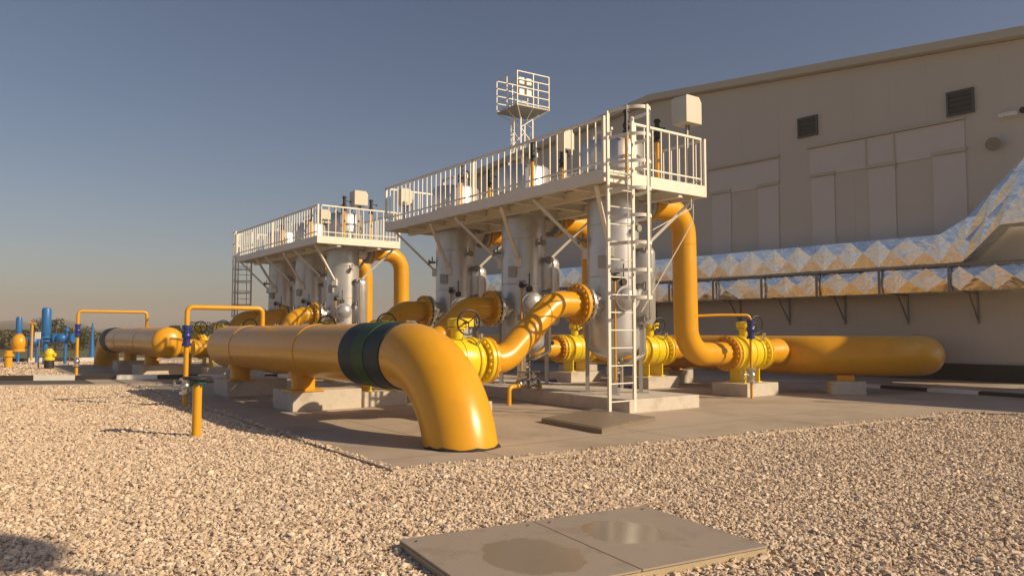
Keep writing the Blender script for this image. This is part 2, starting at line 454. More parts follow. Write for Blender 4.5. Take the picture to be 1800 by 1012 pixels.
for (ax_, ay_), (bx_, by_) in ((pad_poly[0], pad_poly[1]), (pad_poly[0], tuple(Lf[:2])), (pad_poly[1], pad_poly[2]), (pad_poly[2], pad_poly[3])):
    dx_, dy_ = bx_ - ax_, by_ - ay_; LL = dx_ * dx_ + dy_ * dy_
    tt_ = np.clip(((P_[:, 0] - ax_) * dx_ + (P_[:, 1] - ay_) * dy_) / LL, 0, 1)
    dd_ = np.hypot(P_[:, 0] - ax_ - tt_ * dx_, P_[:, 1] - ay_ - tt_ * dy_)
    inpad &= ~((dd_ < .14) & (rng.random(len(P_)) < .55 * (1 - dd_ / .14)))      # strays kicked over the pad edge
keep = ~inpad & ~in_poly(P_[:, 0], P_[:, 1], pl_poly)
keep &= ~in_poly(P_[:, 0], P_[:, 1], [(p.x, p.y) for p in pp2]) & ~in_poly(P_[:, 0], P_[:, 1], [(p.x, p.y) for p in far_poly])
P_ = P_[keep]; N = len(P_)
me = bpy.data.meshes.new('gravel')
zz = rng.uniform(-.55, .45, N) * P_[:, 2] * .6 + np.where(in_poly(P_[:, 0], P_[:, 1], pad_poly), .034, 0)
co = np.stack([P_[:, 0], P_[:, 1], zz], 1).astype(np.float32)
me.vertices.add(N); me.vertices.foreach_set('co', co.ravel())
a_ = me.attributes.new('rot', 'FLOAT_VECTOR', 'POINT'); a_.data.foreach_set('vector', np.stack([rng.normal(0, .35, N), rng.normal(0, .35, N), rng.uniform(0, 6.283, N)], 1).astype(np.float32).ravel())
a_ = me.attributes.new('scl', 'FLOAT', 'POINT'); a_.data.foreach_set('value', P_[:, 2].astype(np.float32))
gravel = bpy.data.objects.new('gravel', me); C.objects.link(gravel); gravel["kind"] = "stuff"
proto = bpy.data.collections.new('stone_kinds')
for k in range(7):
    bm = bmesh.new()
    for _ in range(13):
        v = Vector((random.gauss(0, 1), random.gauss(0, 1), random.gauss(0, 1))).normalized() * random.uniform(.75, 1.1)
        bm.verts.new((v.x * random.uniform(.95, 1.3), v.y * .9, v.z * random.uniform(.6, .8)))
    r_ = bmesh.ops.convex_hull(bm, input=bm.verts)
    bmesh.ops.delete(bm, geom=[x for x in r_['geom_interior'] if isinstance(x, bmesh.types.BMVert)], context='VERTS')
    ms_ = bpy.data.meshes.new('stone'); bm.to_mesh(ms_); bm.free(); ms_.materials.append(M['stone'])
    proto.objects.link(bpy.data.objects.new('stone', ms_))
ng = bpy.data.node_groups.new('scatter_stones', 'GeometryNodeTree')
ng.interface.new_socket('Geometry', in_out='INPUT', socket_type='NodeSocketGeometry')
ng.interface.new_socket('Geometry', in_out='OUTPUT', socket_type='NodeSocketGeometry')
gi, go = ng.nodes.new('NodeGroupInput'), ng.nodes.new('NodeGroupOutput')
iop = ng.nodes.new('GeometryNodeInstanceOnPoints'); ci = ng.nodes.new('GeometryNodeCollectionInfo')
ci.inputs['Collection'].default_value = proto; ci.inputs['Separate Children'].default_value = True; ci.inputs['Reset Children'].default_value = True
iop.inputs['Pick Instance'].default_value = True
na = ng.nodes.new('GeometryNodeInputNamedAttribute'); na.data_type = 'FLOAT_VECTOR'; na.inputs[0].default_value = 'rot'
nb = ng.nodes.new('GeometryNodeInputNamedAttribute'); nb.data_type = 'FLOAT'; nb.inputs[0].default_value = 'scl'
e2r = ng.nodes.new('FunctionNodeEulerToRotation')
L_ = ng.links.new
L_(gi.outputs[0], iop.inputs['Points']); L_(ci.outputs[0], iop.inputs['Instance'])
L_(na.outputs[0], e2r.inputs[0]); L_(e2r.outputs[0], iop.inputs['Rotation']); L_(nb.outputs[0], iop.inputs['Scale']); L_(iop.outputs[0], go.inputs[0])
gravel.modifiers.new('scatter', 'NODES').node_group = ng

# ------------------------------------------------------------------ foreground plates
vx = (plT - plL).normalized(); vy = (plR - plT).normalized()
pang = math.atan2(vx.y, vx.x); pw = (plT - plL).length; ph_ = 1.385
pc = plL + vx * pw / 2 + vy * ph_ / 2
rim = thing('plate_rim', 'low concrete rim carrying the two checker plates in the foreground gravel', 'concrete rim', pc, pang)
fr = MB(); t_ = .09
for (cx, cy, dx, dy) in ((0, -ph_ / 2 + t_ / 2, pw, t_), (0, ph_ / 2 - t_ / 2, pw, t_), (-pw / 2 + t_ / 2, 0, t_, ph_ - 2 * t_), (pw / 2 - t_ / 2, 0, t_, ph_ - 2 * t_)):
    fr.box((cx, cy, -.03), (dx, dy, .16))
fr.build('rim_frame', 'concrete_rim', rim, smooth=False)
for i, (cx, lab) in enumerate(((-pw / 4, 'left checker plate with a large shallow puddle, half out of frame'), (pw / 4, 'right checker plate with a smaller puddle near its seam'))):
    t = thing('checker_plate', lab, 'cover plate', pc + vx * cx + Vector((0, 0, .052)), pang, 'foreground cover plates')
    MB().box((0, 0, .008), (pw / 2 - .012, ph_ + .03, .014)).build('plate', plate_mat(*((.10, -.10, .36, .46), (-.12, .10, .32, .36))[i]), t, smooth=False)
    for sx in (-1, 1): MB().lathe([(.018, 0), (.018, .004), (.010, .008)], (sx * (pw / 4 - .1), ph_ / 2 - .1, .015), (0, 0, 1), 10).build('lifting_bolt', 'galv', t)
# dark raised cover in front of the ladder
c1, c2, c3 = gnd(952, 739, .06), gnd(1058, 759, .06), gnd(1152, 737, .06)
dc = (c1 + c3) / 2
t = thing('trench_cover', 'dark flat trench cover on the pad in front of the ladder', 'trench cover', (dc.x, dc.y, .03), 0)
c4 = c1 + c3 - c2
MB().prism([(p.x - dc.x, p.y - dc.y) for p in (c1, c2, c3, c4)], 0, .075).build('cover', 'darkplate', t, smooth=False)
MB().prism([((p.x - dc.x) * .93, (p.y - dc.y) * .93) for p in (c1, c2, c3, c4)], .075, .083).build('cover_sheet', 'darkplate', t, smooth=False)

# ------------------------------------------------------------------ headers
def header(label, s0, sg, full=True, r=.51, zc=1.22, end=11.05, cat='gas pipe'):
    t = thing('gas_header', label, cat, W(s0, 0), YAW)
    Y = lambda s: sg * s
    Rb = 1.53
    pts = [(0, Y(1.5 - Rb * math.sin(a)), zc - Rb + Rb * math.cos(a)) for a in np.linspace(R(92), 0, 30)]
    MB().sweep(pts, r, 64).build('elbow', 'orange', t)
    b = MB(); b.cyl((0, Y(1.5), zc), (0, Y(end), zc), r, seg=64); b.build('pipe_run', 'orange', t)
    for s_ in (5.1, 9.2):
        MB().torus((0, Y(s_), zc), (0, 1, 0), r + .001, .011, 64, 6).build('weld_seam', 'orange', t)
    cp_ = [(r * math.cos(a), .27 * math.sin(a)) for a in np.linspace(0, R(88), 12)]
    MB().lathe(cp_, (0, Y(end), zc), (0, sg, 0), 64).build('end_cap', 'orange', t)
    for (a, b_, m_, e) in ((1.5, 2.02, 'wrapdark', .018), (2.42, 2.98, 'wrapdark', .018), (2.0, 2.44, 'wrapgreen', .030)):
        MB().lathe([(r + .002, 0), (r + e, .02), (r + e, b_ - a - .02), (r + .002, b_ - a)], (0, Y(a), zc), (0, sg, 0), 64).build('coating_wrap', m_, t)
    for s_ in (5.85, 9.95):
        q = MB(); q.lathe([(.235, .445), (.235, .80)], (0, Y(s_), 0), (0, 0, 1), 28)
        q.lathe([(.30, .70), (.26, .90)], (0, Y(s_), 0), (0, 0, 1), 28); q.box((0, Y(s_), .432), (.66, .6, .03))
        q.build('support_post', 'orange', t)
    sl = MB(); n_ = 40; vv = []; ff = []
    for k in range(n_):
        th = 2 * math.pi * k / n_; rr = r + .012 + random.uniform(-.004, .03)
        vv += [(r * .96 * math.cos(th), Y(-.02) + r * .96 * math.sin(th), .02), (rr * math.cos(th), Y(-.02) + rr * math.sin(th), .034), (r * math.cos(th), Y(-.02) + r * math.sin(th), .045 + random.uniform(0, .035))]
    for k in range(n_):
        a, b_ = 3 * k, 3 * ((k + 1) % n_)
        ff += [(a, b_, b_ + 1, a + 1), (a + 1, b_ + 1, b_ + 2, a + 2), (a + 2, b_ + 2, b_, a)]
    sl.add(vv, ff).build('sealant_collar', 'sealant', t)
    return t
header('thick yellow gas pipe bending into the ground in front, with dark green wraps', 0, 1)
header('second thick yellow gas pipe farther back, sunlit rounded end toward the valves', 30.2, -1, end=12.4)
def block(s, n, ds, dn, h, label, name='concrete_block'):
    t = thing(name, label, 'concrete block', W(s, n, .028), YAW, 'concrete support blocks')
    MB().box((0, 0, h / 2), (dn, ds, h)).build('block', 'concrete', t, smooth=False, bevel=.012)
    return t
block(6.15, .42, 1.15, 1.45, .40, 'concrete block under the thick front pipe, nearest its green wraps')
block(10.3, .35, 1.15, 1.45, .40, 'concrete block under the thick front pipe, toward its far end')
block(20.2, .2, 1.15, 1.45, .40, 'concrete block under the second thick pipe, nearest its rounded end')
block(24.4, .2, 1.15, 1.45, .40, 'concrete block under the second thick pipe, toward the trees')

# ------------------------------------------------------------------ ball valve prototype (axis x, origin on ground below its centre)
def flange_mb(c, ax, r, th, nb, inner=.0, br=.023, bh=.075):
    b = MB(); c = Vector(c); axv = Vector(ax)
    b.lathe([(r - .012, -th / 2), (r, -th / 2 + .012), (r, th / 2 - .012), (r - .012, th / 2)], c, axv, 48)
    b.bolts(c, axv, r - .055, nb, br * 1.35, th + bh)
    return b
VZ, VH = 1.06, .60
def make_valve(label, group):
    t = thing('ball_valve', label, 'valve', (0, 0, 0), YAW, group)
    b = MB()
    b.lathe([(.27, -.54), (.29, -.46), (.37, -.38), (.405, -.30), (.415, -.15), (.415, .15), (.405, .30), (.37, .38), (.29, .46), (.27, .54)], (0, 0, VZ), (1, 0, 0), 48)
    b.lathe([(.427, -.035), (.427, .035)], (0, 0, VZ), (1, 0, 0), 48)
    b.lathe([(.427, -.33), (.44, -.31), (.44, -.27), (.427, -.25)], (0, 0, VZ), (1, 0, 0), 48)
    b.lathe([(.427, .25), (.44, .27), (.44, .31), (.427, .33)], (0, 0, VZ), (1, 0, 0), 48)
    b.build('body', 'yellow', t)
    for sx in (-1, 1):
        flange_mb((sx * .555, 0, VZ), (1, 0, 0), .43, .085, 20).build('flange', 'yellow', t)
    for sx in (-.27, .27):
        q = MB(); q.box((sx, 0, VZ - .55), (.035, .46, .34)); q.box((sx, 0, VZ - .705), (.14, .5, .03)); q.build('foot', 'yellow', t)
    gq = MB(); gq.cyl((0, 0, VZ + .40), (0, 0, VZ + .58), .12, seg=20); gq.cyl((0, 0, VZ + .58), (0, 0, VZ + .61), .17, seg=20)
    gq.lathe([(.16, 0), (.19, .02), (.19, .14), (.15, .17)], (.02, .02, VZ + .61), (0, 0, 1), 24); gq.box((.12, -.02, VZ + .70), (.34, .16, .15)); gq.cyl((.16, -.12, VZ + .69), (.16, .1, VZ + .69), .06)
    gx = gq.build('gearbox', 'yellow', t, bevel=0)
    h = MB(); hc = Vector((.02, -.34, VZ + .70)); h.torus(hc, (.1, 1, .12), .22, .017, 32, 8)
    a, b_, ax = basis((.1, 1, .12))
    for k in range(3):
        th = 2 * math.pi * k / 3 + .4; h.cyl(hc, hc + (a * math.cos(th) + b_ * math.sin(th)) * .22, .011, seg=6)
    h.cyl(hc, (.05, -.1, VZ + .68), .02, seg=8)
    h.build('handwheel', 'black', gx)
    d = MB(); d.cyl((.25, -.30, VZ + .30), (.25, -.40, VZ + .42), .03, seg=10); d.cyl((.25, -.40, VZ + .42), (.25, -.40, VZ + .5), .04, seg=10); d.build('drain_fitting', 'steel', t)
    return t
inlet_lab = {0: 'yellow ball valve with handwheel just behind the bend of the thick front pipe', 1: 'yellow ball valve behind the green wraps, feeding the middle dark yellow inlet pipe', 2: 'yellow ball valve hidden behind the thick front pipe, feeding the farthest near inlet pipe',
             3: 'yellow ball valve of the far station, nearest one above the thick front pipe', 4: 'yellow ball valve of the far station, middle one beside blue stem', 5: 'yellow ball valve of the far station, farthest one toward the trees'}
TS = [2.92, 6.1, 9.3, 15.8, 18.8, 21.8]
TN = [5.75, 5.75, 5.75, 5.2, 5.2, 5.2]
v0 = make_valve(inlet_lab[0], 'inlet ball valves')
v0.location = W(TS[0] - .1, 1.72)
for i in range(1, 6): dup(v0, W(TS[i] - (.1 if i < 3 else 0), 1.72 if i < 3 else 1.9), inlet_lab[i])
out_lab = ['yellow ball valve on a pale block at the foot of the nearest tall riser', 'yellow ball valve seen just right of the caged ladder foot', 'yellow ball valve in shade, seen between the vessel legs left of the ladder']
for i in range(3):
    o = dup(v0, W(TS[i] - .05, 10.2, 0), out_lab[i]); o["group"] = 'outlet ball valves'
out_blk = ['pale concrete block under the rightmost yellow valve', 'pale concrete block under the valve right of the ladder', 'pale concrete block under the valve behind the vessel legs']
for i in range(3): block(TS[i] - .05, 10.2, 1.05, 1.25, .312, out_blk[i])
in_blk = ['concrete block under the yellow valve behind the pipe bend', 'concrete block under the middle inlet valve of the near station', 'concrete block under the farthest inlet valve of the near station',
          'concrete block below the nearest inlet valve of the far station', 'concrete block below the middle inlet valve of the far station', 'concrete block below the farthest inlet valve of the far station']
for i in range(6): block(TS[i] - (.1 if i < 3 else 0), 1.72 if i < 3 else 1.9, .8, 1.0, .312, in_blk[i])
# outlet header along the wall side
t = thing('outlet_header', 'thick yellow pipe lying low before the building wall, bending away at right', 'gas pipe', W(-.25, 12.1), YAW)
hz = 1.06
b = MB(); rr = .50
hroot = W(-.25, 12.1); inv = Matrix.Rotation(-YAW, 3, 'Z')
lc = lambda p: inv @ (Vector((p[0], p[1], hz - .08)) - Vector((hroot.x, hroot.y, 0)))
b.tube([(0, 24.5, hz - .08), lc(W(2.25, 12.1)), lc((10.2, 18.62)), lc((13.7, 25.6))], rr, 1.25, 56, 16)
b.build('pipe_run', 'orange', t)
for i in range(3):
    q = MB(); y_ = TS[i] - .05 + .25; q.lathe([(.27, 0), (.27, .1), (.34, .55), (.36, .8)], (-1.32, y_, hz), (1, 0, 0), 32); q.build('branch_reducer', 'orange', t)
    flange_mb((-1.255, y_, hz), (1, 0, 0), .43, .075, 20).build('flange', 'orange', t)
for y_ in (7.2, 11.5):
    q = MB(); q.box((0, y_, .45), (.5, .4, .12)); q.build('saddle', 'orange', t)
for y_, lb in ((7.2, 'low concrete sleeper under the wall side pipe, behind the right valve'), (11.5, 'low concrete sleeper under the wall side pipe, behind the vessels')):
    block(-.25 + y_, 12.1, .8, 1.1, .40, lb)

p_ = Vector((8.45, 19.15, .028)); an_ = math.atan2(-.68, 2.56)
o = thing('concrete_block', 'low concrete sleeper under the wall side pipe, near its bend', 'concrete block', p_, an_, 'concrete support blocks')
MB().box((0, 0, .165), (.8, 1.0, .33)).build('block', 'concrete', o, smooth=False, bevel=.012)
q = MB(); q.box((-.02, 0, 0), (.4, .5, .14)); q = q.build('saddle', 'orange', t); q.location = inv @ (Vector((8.45, 19.15, .43)) - Vector((hroot.x, hroot.y, 0))); q.rotation_euler = (0, 0, an_ - YAW)

# ------------------------------------------------------------------ inlet pipes (valve -> vessel)
def inlet(i, label, nv, nt, far=False):
    s = TS[i]; t = thing('inlet_pipe', label, 'pipe', W(s, 0), YAW, 'inlet pipes rising to the vessels')
    ys = -.1 if not far else 0
    z0, z1 = VZ, 2.15
    MB().tube([(nv + .60, ys, z0), (nv + 1.05, ys, z0), (nt - .72, 0, z1), (nt - .02, 0, z1)], .265, .62, 40, 12).build('pipe', 'orange', t)
    flange_mb((nv + .645, ys, z0), (1, 0, 0), .43, .085, 20).build('flange', 'orange', t)
    flange_mb((nt - .06, 0, z1), (1, 0, 0), .43, .10, 20).build('flange', 'orange', t)
    q = MB(); q.cyl((.3, ys, z0), (nv - .64, ys, z0), .265, seg=36); q.build('header_stub', 'orange', t)
    flange_mb((nv - .645, ys, z0), (1, 0, 0), .43, .085, 20).build('flange', 'orange', t)
    return t
il = ['sunlit yellow inlet pipe rising from the front valve to the nearest vessel', 'shaded yellow inlet pipe rising to the middle vessel of the near row', 'shaded yellow inlet pipe rising to the farthest vessel of the near row',
      'yellow inlet pipe rising to the nearest vessel of the far row', 'yellow inlet pipe rising to the middle vessel of the far row', 'yellow inlet pipe rising to the farthest vessel of the far row']
for i in range(6): inlet(i, il[i], 1.72 if i < 3 else 1.9, TN[i] - .97, i >= 3)

# ------------------------------------------------------------------ vessels
def make_vessel(label, group):
    t = thing('filter_vessel', label, 'pressure vessel', (0, 0, .3), YAW, group)
    z = lambda h: h - .3
    sh = MB()
    prof = [(.555 * math.sin(a), z(1.32) - .30 * math.cos(a)) for a in np.linspace(R(4), R(90), 10)] + [(.555, z(1.6)), (.555, z(4.59))]
    sh.lathe(prof, (0, 0, 0), (0, 0, 1), 56).build('shell', 'silver', t)
    for h in (2.75, 3.85): MB().torus((0, 0, z(h)), (0, 0, 1), .556, .009, 56, 6).build('weld_seam', 'silver', t)
    cd = MB(); cd.lathe([(.60, z(4.70)), (.60, z(5.0)), (.665, z(5.02)), (.665, z(5.60)), (.62, z(5.66)), (.30, z(5.69)), (.02, z(5.70))], (0, 0, 0), (0, 0, 1), 48)
    cd.build('closure', 'silver', t)
    for k in range(4):
        th = R(45 + 90 * k); p = Vector((.60 * math.cos(th), .60 * math.sin(th), 0)); q = MB()
        rz = th
        m3 = Matrix.Rotation(rz, 3, 'Z')
        q.box(p + Vector((0, 0, .85)), (.012, .16, 1.7), rz)
        for sy in (-1, 1): q.box(p + m3 @ Vector((-.04, sy * .074, 0)) + Vector((0, 0, .85)), (.066, .012, 1.7), rz)
        q.box(p + Vector((0, 0, .01)), (.26, .26, .02), rz)
        q.build('leg', 'grey', t, smooth=False)
    q = MB(); q.cyl((-.45, 0, z(2.15)), (-.86, 0, z(2.15)), .262, seg=36); q.build('inlet_nozzle', 'steel', t)
    flange_mb((-.895, 0, z(2.15)), (1, 0, 0), .43, .07, 20).build('nozzle_flange', 'steel', t)
    q = MB(); q.cyl((.45, 0, z(4.42)), (.95, 0, z(4.42)), .282, seg=36); q.build('outlet_nozzle', 'silver', t)
    flange_mb((.93, 0, z(4.42)), (1, 0, 0), .41, .11, 20).build('nozzle_flange', 'grey', t)
    q = MB(); q.lathe([(.20, z(1.75)), (.255, z(1.85)), (.255, z(3.25))] + [(.255 * math.cos(a), z(3.25) + .20 * math.sin(a)) for a in np.linspace(0, R(86), 8)], (.44, -.46, 0), (0, 0, 1), 32)
    q.build('sump_column', 'silver', t)
    q = MB(); q.tube([(.44, -.46, z(1.8)), (.44, -.46, z(1.1)), (.1, -.36, z(.95)), (.1, 0, z(.9))], .05, .1, 10); q.build('sump_drain', 'steel', t)
    q = MB(); q.cyl((0, 0, z(1.06)), (0, 0, z(.56)), .09, seg=18)
    q.lathe([(.17, 0), (.17, .05)], (0, 0, z(.78)), (0, 0, 1), 20); q.lathe([(.17, 0), (.17, .05)], (0, 0, z(.70)), (0, 0, 1), 20); q.build('bottom_drain', 'steel', t)
    # nameplate bracket and gauge line on the camera side
    q = MB(); q.box((-.52, -.24, z(3.05)), (.10, .20, .26), R(25)); q.build('nameplate', 'grey', t)
    gl = MB(); gl.tube([(-.36, -.40, z(2.68)), (-.48, -.54, z(2.68)), (-.48, -.54, z(.62)), (-.48, -.42, z(.5))], .022, .05, 8); gp = gl.build('gauge_line', 'orange', t)
    q = MB(); q.sphere((-.48, -.54, z(2.70)), .07); q.cyl((-.48, -.54, z(2.66)), (-.48, -.72, z(2.70)), .03); q.box((-.48, -.56, z(2.79)), (.03, .24, .025)); q.build('gauge_valve', 'black', gp)
    q = MB(); q.cyl((-.26, -.54, z(2.62)), (-.26, -.60, z(2.62)), .075, seg=20); q.cyl((-.26, -.57, z(2.2)), (-.26, -.57, z(3.0)), .012, seg=8); q.build('pressure_gauge', 'black', t)
    for zz_ in (3.35, 2.55, 1.85):
        q = MB(); q.cyl((.20, -.50, z(zz_)), (.26, -.66, z(zz_)), .055, seg=16); q.cyl((.26, -.66, z(zz_)), (.27, -.70, z(zz_)), .09, seg=18); q.build('instrument_port', 'galv', t)
    lg = MB(); lg.tube([(.24, -.62, z(3.35)), (.30, -.78, z(3.35)), (.30, -.78, z(1.85)), (.24, -.62, z(1.85))], .028, .05, 10); lg.build('level_gauge', 'steel', t)
    dv = Vector((-.34, -.94, 0)).normalized(); q = MB()
    q.lathe([(.23, .40), (.23, .66), (.27, .67), (.27, .72)] + [(.23 * math.cos(a), .72 + .13 * math.sin(a)) for a in np.linspace(0, R(86), 7)], dv * .0 + Vector((0, 0, z(2.28))), dv, 32); q.build('handhole', 'silver', t)
    for (xa, ya, zz_, ln_) in ((-.50, .26, 2.35, .22), (-.47, .32, 3.55, .18), (.53, .22, 2.9, .25), (.05, -.55, 3.75, .16)):
        d_ = Vector((xa, ya, 0)).normalized(); q = MB(); p0_ = Vector((xa, ya, z(zz_))); q.cyl(p0_, p0_ + d_ * ln_, .035, seg=12); q.cyl(p0_ + d_ * (ln_ - .03), p0_ + d_ * (ln_ + .02), .075, seg=16); q.cyl(p0_ + d_ * ln_ * .5, p0_ + d_ * ln_ * .5 + Vector((0, 0, .16)), .02, seg=8); q.build('instrument_port', 'galv', t)
    # vent posts above the deck
    for (x, y) in ((-.30, -.74), (.75, -.62)):
        v = MB(); v.cyl((x, y, z(4.74)), (x, y, z(5.75)), .043, seg=14); v.cyl((x, y, z(4.68)), (x, y, z(4.78)), .08, seg=14); vp = v.build('vent_pipe', 'orange', t)
        k_ = MB(); k_.cyl((x, y, z(5.70)), (x, y, z(5.76)), .085, seg=16); k_.sphere((x, y, z(5.86)), .085, .085, .10); k_.cyl((x, y, z(5.95)), (x, y, z(6.20)), .055, seg=12); k_.cyl((x, y, z(6.14)), (x, y, z(6.17)), .08, seg=12)
        k_.cyl((x, y, z(6.05)), (x + .24, y - .02, z(6.02)), .012, seg=6); k_.sphere((x + .2, y - .02, z(6.02)), .03, seg=8, rings=6); pass
        k_.build('vent_valve', 'black', vp)
    q = MB(); q.cyl((.2, -.25, z(5.68)), (.2, -.25, z(6.15)), .03); q.cyl((.2, -.25, z(5.95)), (.2, -.25, z(6.05)), .06); q.build('relief_fitting', 'steel', t)
    da = MB(); da.beam((-.1, .5, z(5.0)), (-.1, .5, z(6.0)), .06, .06); da.beam((-.1, .5, z(5.98)), (-.1, -.1, z(5.98)), .06, .06); da.cyl((-.1, -.05, z(5.95)), (-.1, -.05, z(5.68)), .02); da.build('lid_davit', 'lightgrey', t)
    return t
vl = ['nearest grey filter vessel, standing behind the white caged ladder', 'grey filter vessel in the middle of the near row of three', 'grey filter vessel at the far left end of the near row',
      'nearest vessel of the far row, partly sunlit, above the thick front pipe', 'middle vessel of the far row under the smaller platform', 'farthest vessel of the far row, beside the dark ladder']
ves = make_vessel(vl[0], 'grey filter vessels')
ves.location = W(TS[0], TN[0], .3)
for i in range(1, 6): dup(ves, W(TS[i], TN[i], .3), vl[i])
pln = ['long low concrete plinth carrying the near row of vessels, sunlit at its near end', 'long low concrete plinth carrying the far row of vessels']
for (s0, s1, n0, n1, lb) in ((1.45, 10.9, 4.72, 6.75, pln[0]), (14.4, 23.2, 4.2, 6.2, pln[1])):
    t = thing('concrete_plinth', lb, 'plinth', W((s0 + s1) / 2, (n0 + n1) / 2, .028), YAW, 'vessel plinths')
    MB().box((0, 0, .135), (n1 - n0, s1 - s0, .27)).build('plinth', 'concrete', t, smooth=False, bevel=.015)

# ------------------------------------------------------------------ outlet risers
def riser(i, label):
    s = TS[i]; t = thing('riser_pipe', label, 'pipe', W(s, 0), YAW, 'tall outlet risers')
    n0, n1, n2 = TN[i] + .98, TN[i] + 2.29, TN[i] + 3.72
    MB().tube([(n0 + .06, 0, 4.42), (n1, 0, 4.42), (n1, -.05, hz), (n2 + .02, -.05, hz)], .28, .62, 40, 14).build('pipe', 'orange', t)
    for z_ in (3.62, 1.80): MB().torus((n1, -.025 if z_ < 2 else -.01, z_), (0, 0, 1), .281, .008, 40, 6).build('weld_seam', 'orange', t)
    flange_mb((n0 + .08, 0, 4.42), (1, 0, 0), .41, .09, 20).build('flange', 'orange', t)
    flange_mb((n2 + .04, -.05, hz), (1, 0, 0), .43, .085, 20).build('flange', 'orange', t)
    return t
rl = ['nearest tall yellow riser, curving down to the right valve', 'tall yellow riser seen just left of the nearest vessel', 'tall yellow riser hidden behind the near row, serving its farthest vessel',
      'tall yellow riser with clear sky round it, right of the far platform', 'tall yellow riser just right of the nearest far vessel, behind it', 'tall yellow riser behind the far row, serving its farthest vessel']
for i in range(6): riser(i, rl[i])

